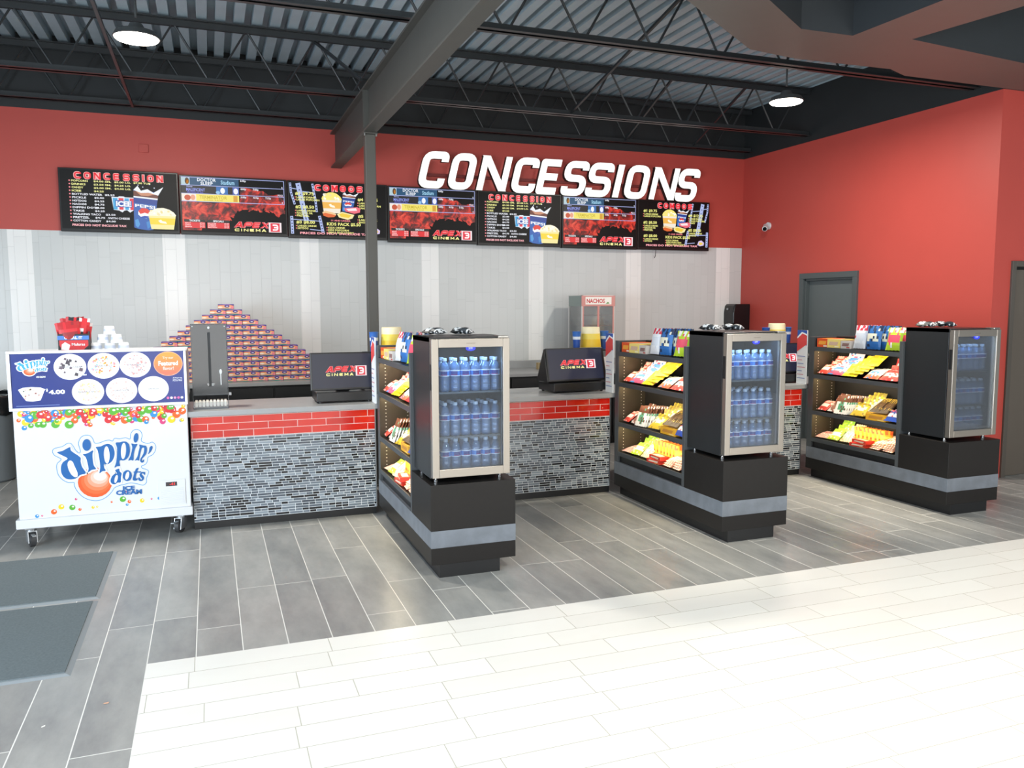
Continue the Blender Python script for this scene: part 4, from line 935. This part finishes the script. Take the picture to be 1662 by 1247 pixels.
# flavour board artwork
U0, U1, V0, V1 = FX0+0.02, FX1-0.016, 1.288, 0.935
BT = lambda u, v: (U0+(U1-U0)*u, V0+(V1-V0)*v)
a = Art(-0.028)
logo(a, lambda p, q: BT((10+(155+(p-45)*.372)/10.39-18)/283, (555+(225+(q-66)*.337)/10.39-570)/99), '35a6dc', 'fbfcfe', False)
p = BT(.14, .45); a.text('ICE CREAM', p[0], p[1], .052, .012, ink('fbfcfe'), 0.04)
a.k = 1
FL = [(.33, .26, 'fbfbfc', ['4a4048', '6a5560'], 'COOKIES N CREAM'), (.522, .255, 'fdf9f4', ['f2a04a', 'f0c05a', 'ee7a5a', '9fd0e6', 'f2a0b0'], 'RAINBOW ICE'), (.708, .25, 'fdfbfa', ['e9a09a', 'f2c8c4', 'c9b8bc'], 'STRAWBERRY'), (.425, .74, 'fdf8f2', ['f6dc9a', 'f2c2b8', 'f6e6c0'], 'BANANA SPLIT'), (.62, .735, 'f8f1ee', ['dcc2bc', 'ecdad4'], 'CHOCOLATE'), (.81, .725, 'fbfafa', ['f0eeea', 'e6e4e0'], 'VANILLA')]
for u, v, base, cs, nm in FL:
    c = BT(u, v); a.k = 1; a.ell(c[0], c[1], .096, .086, ink(base), n=36); a.up()
    for k in range(14 if nm.startswith('COOK') else 46):
        an, rr = R.uniform(0, 2*PI), .8*math.sqrt(R.random()); x, z = c[0]+.09*rr*math.cos(an), c[1]+.08*rr*math.sin(an); s = R.uniform(.006, .016) if nm.startswith('COOK') else R.uniform(.004, .008)
        if nm.startswith('COOK'): a.poly([(x-s, z-s*.6), (x+s*.7, z-s), (x+s, z+s*.5), (x-s*.4, z+s)], ink(cs[k % len(cs)]))
        else: a.ell(x, z, s, s, ink(cs[k % len(cs)]), n=8)
        a.k += 0.02
    a.k = 3; a.text(nm, c[0]-.006*len(nm)*.8, c[1]-.006, .012*len(nm)*.8, .012, ink('8d8a94'), 0.01)
c = BT(.905, .245); a.k = 1; a.ell(c[0], c[1], .092, .084, ink('f9b79a'), n=36)
for k in range(6):
    h = c[1]+.078-k*.0262; col = ['f5a24a', 'f49a4e', 'f39253', 'f28a58', 'f1825d', 'f07b62'][k]; a.k = 2
    ch = lambda zz: .088*math.sqrt(max(0, 1-((zz-c[1])/.081)**2)); a.poly([(c[0]-ch(h), h), (c[0]-ch(h-.0131), h-.0131), (c[0]-ch(h-.0262), h-.0262), (c[0]+ch(h-.0262), h-.0262), (c[0]+ch(h-.0131), h-.0131), (c[0]+ch(h), h)], ink(col))
a.k = 3; a.text('Try our', c[0]-.035, c[1]+.028, .07, .022, ink('fbd9c0'), 0.03); a.text('Featured', c[0]-.062, c[1]-.013, .124, .032, ink('fff6ee'), 0.04); a.text('flavor!', c[0]-.035, c[1]-.043, .07, .024, ink('fbd9d0'), 0.03)
a.k = 1; a.poly([BT(*q) for q in ((.035, .66), (.06, .625), (.11, .615), (.16, .63), (.185, .665), (.178, .70), (.165, .80), (.155, .87), (.11, .885), (.075, .87), (.06, .80), (.045, .72))], ink('fdfaf6')); a.up()
for k in range(26): p = BT(R.uniform(.06, .16), R.uniform(.65, .84)); a.ell(p[0], p[1], .006, .006, ink(['f6d8c8', 'f2b8b0', 'f6ecc8', 'dce8f0'][k % 4]), n=8)
p = BT(.188, .755); a.k = 1; a.text('$', p[0], p[1]+.014, .012, .022, ink('fbfcfe'), 0.04); p = BT(.203, .765); a.text('4.00', p[0], p[1], .095, .03, ink('fbfcfe'), 0.05)
p = BT(.398, .43); a.text('NEW', p[0], p[1], .026, .01, ink('fbfcfe'), 0.04)
for k, s in enumerate(('All flavors are', 'Gluten Free and', 'Peanut Free')): p = BT(.93, .535+k*.028); a.text(s, p[0], p[1], .058, .008, ink('eef1fb'), 0.02)
for k in range(5): p = BT(.895+k*.0215, .915); a.ell(p[0], p[1], .0085, .0085, ink(['f06aa8', 'fbeaf2', 'f39ac0', 'f06aa8', 'fbf3f6'][k]), n=14)
a.line([BT(.02, .965), BT(.26, .965)], .003, ink('7f95d0'))
a.build('printed_artwork', bd)
M_tyre = mat('caster_rubber', '#3a3a3c', 0.5); M_zinc = mat('zinc_caster_fork', '#b4b8bc', 0.3, 0.8)
for k, (x, y, r) in enumerate(((-1.165, 0.03, .35), (-0.24, 0.04, -.5), (-1.165, 0.6, .2), (-0.24, 0.6, -.2))):
    b = MB(); b.m(M_zinc).box(-.045, .045, -.04, .04, .122, .128).lathe([(.03, .1), (.03, .122)], 16)
    b.hexa([(-.028, -.05, .03), (-.022, -.05, .03), (-.022, .03, .03), (-.028, .03, .03)], [(-.028, -.035, .105), (-.022, -.035, .105), (-.022, .035, .105), (-.028, .035, .105)])
    b.hexa([(.022, -.05, .03), (.028, -.05, .03), (.028, .03, .03), (.022, .03, .03)], [(.022, -.035, .105), (.028, -.035, .105), (.028, .035, .105), (.022, .035, .105)])
    b.box(-.03, .03, -.035, .035, .1, .106)
    f = b.build('caster_fork', t, 0.001, loc=(x, y, 0), rot=(0, 0, r))
    MB().m(M_tyre).tube((-.016, -.015, .05), (.016, -.015, .05), .05, 24).m(M_zinc).tube((-.018, -.015, .05), (.018, -.015, .05), .026, 16).build('caster_wheel', f, smooth=40)
    MB().m(M_zinc).box(-.012, .012, -.11, -.045, .085, .09).build('brake_pedal', f, 0.001)

# carton of red snack bags and cups on the freezer
t = thing('snack_carton', 'black display carton with blue band on top of the freezer', 'carton', (-0.87, 6.2, 1.283))
b = MB(); b.m(ink('1d1b20')).box(-.093, .093, 0, .003, 0, .125).box(-.093, .093, .147, .15, 0, .16).box(-.093, -.09, .003, .147, 0, .14).box(.09, .093, .003, .147, 0, .14).box(-.09, .09, .003, .147, 0, .004)
b.build('carton_wall', t)
a = Art(0.0); a.rect(-.095, .085, .095, .113, ink('3f78c8')); a.poly([(-.07, .012), (.05, .008), (.09, .045), (.09, .082), (-.085, .082), (-.085, .05)], ink('c62a30')); a.up()
a.poly([(-.075, .02), (-.03, .015), (-.02, .05), (-.05, .07), (-.07, .055)], ink('f0eeee')); a.text('OTEAL IT', -.055, .09, .11, .018, ink('f6f8fb'), 0.03); a.text('Malaras', -.01, .045, .08, .018, ink('f0eeee'), 0.02)
a.build('printed_front', t)
SB = [pouch_mesh('red_snack_bag', .15, .2, .04, 'c8242c', '8f1820', 'b01a20', 0), pouch_mesh('red_black_bag', .15, .2, .04, 'c8242c', '221d22', 'e8e4e4', 1)]
for k in range(5):
    o = bpy.data.objects.new('snack_bag', SB[k % 2]); COL.objects.link(o); o.location = (-0.87+[-.012, .01, -.005, .012, 0][k], 6.225+k*.025, 1.289+.028*(k % 3 == 1)); o.rotation_euler = (math.radians(4), math.radians([-7, 6, -3, 8, -5][k]), 0)
    tag(o, 'red foil snack bag standing in the black carton on the freezer, %s from front' % ORD[k], 'snack bag', 'red bags in the carton')
me = MB().m(mat('white_paper_cup', '#eef0f4', 0.5)).lathe([(.036, 0), (.04, .004), (.038, .008), (.031, .055), (.029, .058)], 22).m(ink('c9d3e6')).lathe([(.0362, .02), (.0335, .04)], 22, caps=False).mesh('dessert_cup', 40)
k = 0
for row, (n, z) in enumerate(((3, 0), (2, .058), (1, .116))):
    for i in range(n):
        o = bpy.data.objects.new('dessert_cup', me); COL.objects.link(o); o.location = (-.655+(i-(n-1)/2)*.086, 6.28, 1.2835+z); o.rotation_euler = (0, 0, i)
        tag(o, 'white upturned paper cup, %s' % (['first in the bottom row from the snack carton', 'middle of the bottom row of three', 'third in the bottom row from the snack carton', 'second layer of the cup pyramid, carton side', 'second layer of the cup pyramid, counter side', 'topmost of the cup pyramid on the freezer'][k]), 'cup', 'upturned cups on the freezer'); k += 1

# ------------------------------------------------------------------ pyramid of printed snack boxes on the back counter
def box_print():
    m = bpy.data.materials.new('snack_box_print'); m.use_nodes = True; nt = m.node_tree; b = nt.nodes['Principled BSDF']
    tc = nd(nt, 'ShaderNodeTexCoord'); sp = nd(nt, 'ShaderNodeSeparateXYZ'); nt.links.new(tc.outputs['Object'], sp.inputs[0])
    n = nd(nt, 'ShaderNodeTexNoise'); n.inputs['Scale'].default_value = 26; nt.links.new(tc.outputs['Object'], n.inputs['Vector'])
    f = mth(nt, 'ADD', mth(nt, 'DIVIDE', sp.outputs[2], 0.0485), mth(nt, 'MULTIPLY', mth(nt, 'SUBTRACT', n.outputs['Fac'], .5), .35))
    r = nd(nt, 'ShaderNodeValToRGB'); el = r.color_ramp.elements
    cs = ((0, '#5aa88c'), (.14, '#9a5a8a'), (.2, '#f0a878'), (.45, '#f4c49a'), (.6, '#f29a5c'), (.80, '#ec9468'), (.88, '#7a56a8'), (1, '#8a5cae'))
    while len(el) < len(cs): el.new(.5)
    for i, (p, c) in enumerate(cs): el[i].position = p
    for i, (p, c) in enumerate(cs): el[i].color = lin(c)
    nt.links.new(f, r.inputs[0]); nt.links.new(r.outputs[0], b.inputs['Base Color']); b.inputs['Roughness'].default_value = .4
    return m
PW, PHt = 0.148, 0.0505
b = MB(); b.m(box_print()).box(-PW/2+.0015, PW/2-.0015, 0, .16, 0, PHt-.0018)
b.m(ink('f6e4d0')).poly([(-PW*.36+.022*math.cos(2*PI*i/12), -.0004, .021+.008*math.sin(2*PI*i/12)) for i in range(12)]).m(ink('ee7f92')).poly([(PW*.27, -.0004, .008), (PW*.46, -.0004, .008), (PW*.46, -.0004, .03), (PW*.3, -.0004, .026)])
b.m(ink('4f3590')).poly([(PW*.2, -.0005, PHt-.002), (PW*.49, -.0005, PHt-.002), (PW*.49, -.0005, PHt-.016), (PW*.36, -.0005, PHt-.012)]).poly([(-PW*.49, -.0005, PHt-.002), (-PW*.1, -.0005, PHt-.002), (-PW*.3, -.0005, PHt-.009), (-PW*.49, -.0005, PHt-.012)])
b.m(ink('3d8f86')).poly([(-PW*.1, -.0005, .001), (PW*.25, -.0005, .001), (PW*.2, -.0005, .006), (-PW*.05, -.0005, .009)]).m(ink('3a2a55')).poly([(PW/2-.004, -.0006, 0), (PW/2-.0015, -.0006, 0), (PW/2-.0015, -.0006, PHt-.002), (PW/2-.004, -.0006, PHt-.002)])
b.m(ink('42307e')).poly([(PW*.06+.03*math.cos(2*PI*i/12)*.8, -.0006, .03+.013*math.sin(2*PI*i/12)) for i in range(12)])
b.m(ink('f4eef6')).poly([(.0, -.001, .027), (.02, -.001, .027), (.02, -.001, .033), (.0, -.001, .033)])
me = b.mesh('snack_box')
for row in range(15):
    for i in range(row+1):
        x = 0.157+(i-row/2)*PW; z = 0.853+(14-row)*PHt
        o = bpy.data.objects.new('snack_box', me); COL.objects.link(o); o.location = (x, 8.33+R.uniform(-.003, .003), z); o.rotation_euler = (0, 0, R.uniform(-.012, .012))
        lab = 'purple and orange snack box at the peak of the box pyramid' if row == 0 else 'purple and orange snack box, %s from the freezer side, %s row down the pyramid' % (ORD[i], ORD[row])
        tag(o, lab, 'box', 'snack boxes in the pyramid')

# ------------------------------------------------------------------ things on the front counter
M_smoky = clear_mat('smoky_acrylic', '#ccd0d4', 0.86, 0.02, 0.08, '#2c3034')
t = thing('spoon_dispenser', 'tall smoky grey spoon dispenser standing on the counter beside the freezer', 'dispenser', (-0.008, 6.2, 0.857))
b = MB(); b.m(M_smoky).box(-.12, .12, 0, .005, .1, .61).box(-.122, -.117, 0, .12, 0, .61).box(.117, .122, 0, .12, 0, .61).box(-.117, .117, .0, .12, .605, .61)
b.build('acrylic_shell', t)
M_dgrey = mat('dark_grey_plastic', '#62676c', 0.5)
MB().m(M_dgrey).box(-.117, .117, .06, .118, .09, .604).build('spoon_chute', t)
MB().m(mat('slot_black', '#22262a', 0.5)).box(-.009, .009, -.0012, .0, .16, .55).build('level_slot', t)
MB().m(M_dgrey).box(-.117, .117, -.03, .118, 0, .012).m(clear_mat('clear_acrylic', '#f4f6f8', .96, .03)).box(-.117, .117, -.033, -.029, .012, .05).build('tray', t)
for k in range(9):
    x = -.098+k*.0245
    MB().m(mat('cream_plastic', '#efe9dc', 0.4)).box(x-.009, x+.009, -.02, .055, .016, .062).build('plastic_spoon', t, 0.004)
a = Art(0.0); a.k = 2; w_ = ink('e4e8ea'); a.ell(.072, .265, .009, .019, w_); a.rect(.069, .17, .075, .25, w_); a.rect(-.022, .176, .028, .180, w_); a.rect(-.018, .167, .024, .170, w_); a.ell(.0, .583, .007, .009, w_)
for x in (-.108, .108): a.ell(x, .592, .004, .004, w_, n=10)
a.build('printed_marking', t)
MB().m(M_white).tube((.122, .03, .1), (.14, .03, .1), .012, 12).build('turning_knob', t, smooth=40)

M_pos = mat('black_terminal_plastic', '#1a1b1e', 0.35); M_scr = mat('dark_blue_screen', '#15182a', 0.12, emit=0.0)
def register(loc, rot, label, wid, tilt, wings, basew):
    t = thing('cash_register', label, 'cash register', loc, (0, 0, rot), 'cash registers')
    hb = basew/2
    MB().m(M_pos).box(-hb, hb, 0, .3, .012, .082).build('cash_drawer', t, 0.004)
    for x in (-hb+.03, hb-.03):
        for y in (.03, .27): MB().m(M_pos).lathe([(.012, 0), (.012, .013)], 10, (x, y, 0)).build('foot', t)
    MB().m(M_pos).box(-.05, .05, .13, .19, .082, .14).build('screen_stand', t, 0.004)
    h = .29; m = MB().m(M_pos).box(-wid/2, wid/2, 0, .03, 0, h).build('customer_screen', t, 0.006, loc=(0, .05, .092), rot=(math.radians(-tilt), 0, 0))
    a = Art(0.0); a.rect(-wid/2+.014, .018, wid/2-.014, h-.012, glow('1c2138', 1.0)); L = wid*.56
    apex_logo(a, -wid*.27, h*.37, L*1.1, h*.27); a.build('screen_picture', m)
    if wings:
        MB().m(M_pos).prism([(.05, .092), (.13, .365), (.26, .092)], -wid/2-.012, -wid/2-.002, 0).build('side_panel', t)
        MB().m(M_pos).prism([(.05, .092), (.13, .365), (.26, .092)], wid/2+.002, wid/2+.012, 0).build('side_panel', t)
        MB().m(M_pos).box(-wid/2-.002, wid/2+.002, 0, .012, 0, .17).build('staff_screen', t, 0.003, loc=(0, .255, .092), rot=(math.radians(20), 0, 0))
    return t
register((.955, 6.2, .857), 0, 'black cash register on the counter beside the spoon dispenser', .505, 4, False, .43)
register((2.93, 6.2, .857), .06, 'black cash register with sloping screen between the first and middle snack units', .55, 14, True, .5)
register((5.06, 6.2, .857), -.05, 'black cash register mostly hidden behind the middle cooler', .5, 14, True, .46)

# sample stands at the counter end of every snack unit, with a tub and cups
PB = '1f4fa6'
tub_me = MB().m(ink('f0a83a')).lathe([(.093, 0), (.095, .006), (.093, .014)], 26).m(ink('f4c832')).lathe([(.092, .014), (.086, .09)], 26, caps=False).m(ink('f6d95a')).lathe([(.086, .09), (.082, .14)], 26, caps=False).m(ink('f8ecc4')).lathe([(.082, .14), (.078, .194), (.074, .196)], 26).mesh('popcorn_tub', 40)
cup_me = MB().m(ink('e23b3a')).lathe([(.028, 0), (.032, .07)], 20).m(ink('eef0f6')).lathe([(.032, .07), (.034, .1)], 20, caps=False).m(ink(PB)).lathe([(.034, .1), (.037, .155), (.039, .158), (.036, .16)], 20).mesh('soda_cup', 40)
cup2_me = MB().m(ink(PB)).lathe([(.028, 0), (.033, .09)], 20).m(ink('dfe6f4')).lathe([(.033, .09), (.0345, .115)], 20, caps=False).m(ink('3a6fc0')).lathe([(.0345, .115), (.037, .155), (.039, .158), (.036, .16)], 20).mesh('soda_cup', 40)
for i in range(3):
    X0 = KX[i]; zt = [1.225, 1.205, 1.215][i]
    t = thing('sample_stand', 'upright price board with cup shelf at the counter end of the %s' % KN[i], 'display stand', (X0, 6.09, .857), group='sample stands')
    bdp = MB().m(mat('white_board', '#eef1f4', 0.4)).box(-.012, .0, -.04, .09, 0, .5).build('price_board', t, 0.001)
    a = Art(0.0); a.rect(-.04, .36, .09, .5, ink('2857ae')); a.up().poly([(-.04, .30), (.09, .37), (.09, .45), (.03, .47), (-.04, .42)], ink('e04a4a')); a.up().poly([(-.04, .42), (.03, .47), (.09, .45), (.09, .465), (.02, .485), (-.04, .435)], ink('f6f8fb'))
    for k in range(7): a.rect(-.03, .05+k*.034, .075-.02*(k % 3), .058+k*.034, ink(['8fa0c8', 'd8a0a8'][k % 2]))
    o = a.build('printed_front', bdp); o.rotation_euler = (0, 0, -PI/2); o.location = (-.0122, .05, 0)
    dx = [.21, -.015, -.02][i]
    MB().m(M_pos).box(min(-.2, dx-.12) if i else -.012, max(dx+.1, .1), .28, .48, zt-.867, zt-.858).build('cup_shelf', t)
    MB().m(M_pos).box(-.03, .0, .46, .478, 0, zt-.867).build('shelf_post', t)
    o = bpy.data.objects.new('popcorn_tub', tub_me); COL.objects.link(o); o.location = (X0+dx, 6.47, zt); tag(o, 'yellow sample popcorn tub turned upside down behind the price board, %s' % KN[i], 'tub', 'sample popcorn tubs')
    for k, (cx, cm) in enumerate(((dx-.15, cup_me if i == 2 else cup2_me), (dx+.135 if i == 2 else dx+.14, cup2_me))):
        if i == 0 and k: continue
        o = bpy.data.objects.new('soda_cup', cm); COL.objects.link(o); o.location = (X0+cx, 6.44 if k == 0 else 6.48, zt)
        tag(o, 'small sample soda cup %s the popcorn tub, %s' % (['before', 'tucked behind'][k], KN[i]), 'cup', 'sample soda cups')

# ------------------------------------------------------------------ on the back counter and the right hand corner
t = thing('nacho_warmer', 'tall glass nacho warmer with red and white header on the back counter', 'food warmer', (4.19, 8.4, .8535))
M_wm = mat('warmer_frame_metal', '#e2deda', 0.4, 0.1); M_rp = mat('warmer_red_frame', '#d2928c', 0.4)
b = MB(); b.m(M_wm)
for x in (-.21, .19):
    for y in (0, .35): b.box(x, x+.02, y, y+.02, 0, .85)
b.box(-.21, .21, 0, .37, .0, .14); b.box(-.21, .21, 0, .37, .84, .85)
b.build('frame', t, 0.002)
MB().m(M_rp).box(-.212, .212, -.004, .008, .725, .845).build('header_panel', t)
MB().m(mat('warmer_side_green', '#8f9a94', 0.4)).box(-.213, -.205, .02, .35, .725, .845).build('header_side', t)
a = Art(-.004); a.rect(-.165, .745, .165, .83, ink('f3efe9')); a.up().text('NACHOS', -.15, .76, .23, .05, ink('c8323a'), 0.03); a.poly([(.09, .752), (.14, .756), (.12, .775)], ink('5f9a4a')); a.build('printed_lettering', t)
MB().m(clear_mat('warmer_glass', '#f0f2f2', .88, .08)).box(-.19, .19, .004, .008, .14, .725).box(-.208, -.204, .02, .35, .14, .725).box(.204, .208, .02, .35, .14, .725).build('glass_pane', t)
MB().m(mat('warmer_back_white', '#ece8e4', 0.5)).box(-.19, .19, .355, .36, .14, .84).build('back_sheet', t)
MB().m(M_rp).box(-.012, .012, -.002, .006, .14, .725).box(-.2, -.185, -.003, .008, .14, .725).box(.185, .2, -.003, .008, .14, .725).build('door_frame', t)
for z in (.62, .5, .38, .26):
    b = MB(); b.m(mat('rack_wire_red', '#b8857f', 0.4)).box(-.19, .19, .015, .019, z, z+.004).box(-.19, .19, .345, .349, z, z+.004)
    for k in range(9): b.box(-.18+k*.045, -.177+k*.045, .015, .349, z, z+.003)
    b.build('wire_rack', t)
M_card = mat('brown_cardboard', '#b39a6e', 0.7, vary=0.08)
for k, (x, y, z, sx, sz, r) in enumerate(((3.62, 8.62, .852, .11, .075, .2), (3.66, 8.62, .9275, .085, .065, -.1))):
    b = MB(); b.m(M_card).box(-sx/2, sx/2, 0, .1, 0, sz).m(mat('packing_tape', '#c9b68e', 0.35)).box(-sx/2-.0004, sx/2+.0004, .035, .06, 0.0005, sz+.0004)
    tag(b.build('cardboard_box', loc=(x, y, z), rot=(0, 0, r)), ['brown cardboard box lying on the back counter, lower of two', 'brown cardboard box stacked on another on the back counter'][k], 'box', 'cardboard boxes on the back counter')

t = thing('towel_dispenser', 'black paper towel dispenser on the side wall near the back corner', 'dispenser', (RIGHT, 8.92, 1.235))
pr = [(0, 0), (-.2, .0), (-.235, .03), (-.255, .12), (-.255, .26), (-.24, .34), (-.215, .365), (0, .365)]
b = MB(); b.m(mat('glossy_black_plastic', '#121416', 0.18)); n = len(pr); k0 = len(b.v)
for yv, sc in ((-.125, .96), (-.115, 1), (.115, 1), (.125, .96)): b.v += [(p[0]*sc, yv, .1825+(p[1]-.1825)*sc) for p in pr]
for j in range(3):
    for i in range(n): b.f.append((k0+j*n+i, k0+j*n+(i+1) % n, k0+(j+1)*n+(i+1) % n, k0+(j+1)*n+i)); b.fm.append(0)
b.f += [tuple(range(k0+n-1, k0-1, -1)), tuple(range(k0+3*n, k0+4*n))]; b.fm += [0, 0]
b.build('cover', t, 0.004)
MB().m(mat('lock_grey', '#a8acb0', 0.3, 0.6)).tube((-.25, 0, .3), (-.262, 0, .3), .014, 14).build('lock', t)

t = thing('security_camera', 'small white security camera on the red side wall above the door', 'camera', (RIGHT, 8.46, 2.566))
MB().m(M_white).tube((0, 0, 0), (-.02, 0, 0), .045, 20).build('wall_mount', t, smooth=40)
MB().m(M_white).tube((-.02, 0, 0), (-.06, -.02, -.01), .012, 10).build('arm', t, smooth=40)
cb = MB().m(M_white).tube((-.05, .0, -.005), (-.12, -.075, -.045), .032, 18).build('camera_body', t, smooth=40)
MB().m(mat('black_lens', '#101214', 0.1)).tube((-.1195, -.0745, -.0447), (-.127, -.083, -.049), .024, 18).build('lens', cb, smooth=40)

t = thing('trash_can', 'dark grey trash can with black liner bag behind the freezer', 'trash can', (-1.95, 8.55, 0))
M_bin = mat('grey_bin_plastic', '#6d7377', 0.5)
MB().m(M_bin).lathe([(.2, 0), (.22, .02), (.255, .76), (.262, .77), (.25, .775)], 28).build('bin_body', t, smooth=40)
b = MB(); b.m(mat('black_liner_film', '#1c1e20', 0.25))
n = 28
prof = [(.258, .62), (.272, .66), (.266, .72), (.277, .78), (.268, .805), (.24, .80)]
for r, z in prof:
    for i in range(n): an = 2*PI*i/n; q = r+.006*math.sin(i*2.3+z*40); b.v.append((q*math.cos(an), q*math.sin(an), z+.012*math.sin(i*1.7)))
for j in range(len(prof)-1):
    for i in range(n): b.f.append((j*n+i, j*n+(i+1) % n, (j+1)*n+(i+1) % n, (j+1)*n+i)); b.fm.append(0)
b.build('liner_bag', t, smooth=70)

M_mat = mat('grey_carpet_mat', '#687175', 0.95, vary=0.25, scale=90, spec=0.1); M_rub = mat('grey_rubber_border', '#8a9298', 0.6)
for k, (y0, y1, x1, lab) in enumerate(((4.85, 5.735, -.64, 'grey carpet floor mat in front of the ice cream freezer'), (3.86, 4.79, -.645, 'grey carpet floor mat on the open floor, further from the freezer'))):
    t = thing('floor_mat', lab, 'mat', (x1-.75, (y0+y1)/2, 0), group='floor mats'); h = (y1-y0)/2
    MB().m(M_rub).hexa([(-.78, -h-.028, 0), (.775, -h-.028, 0), (.775, h, 0), (-.78, h, 0)], [(-.76, -h-.01, .005), (.757, -h-.01, .005), (.757, h-.012, .005), (-.76, h-.012, .005)]).build('rubber_border', t)
    MB().m(M_mat).box(-.75, .75, -h+.002, h-.014, .004, .009).build('carpet_pile', t, 0.002)
tag(MB().m(mat('orange_scrap', '#d8a88a', 0.7)).poly([(-.01, -.004, .001), (.008, -.006, .001), (.012, .003, .003), (-.006, .006, .001)]).build('paper_scrap', loc=(-.447, 3.506, 0)), 'tiny orange scrap lying on the grey floor tiles', 'scrap')
tag(MB().m(mat('white_scrap', '#f2efe6', 0.7)).poly([(-.008, -.003, .001), (.006, -.004, .001), (.009, .003, .003), (-.005, .004, .001)]).build('paper_scrap', loc=(-.65, 3.388, 0), rot=(0, 0, .6)), 'tiny white scrap lying on the grey floor tiles', 'scrap')
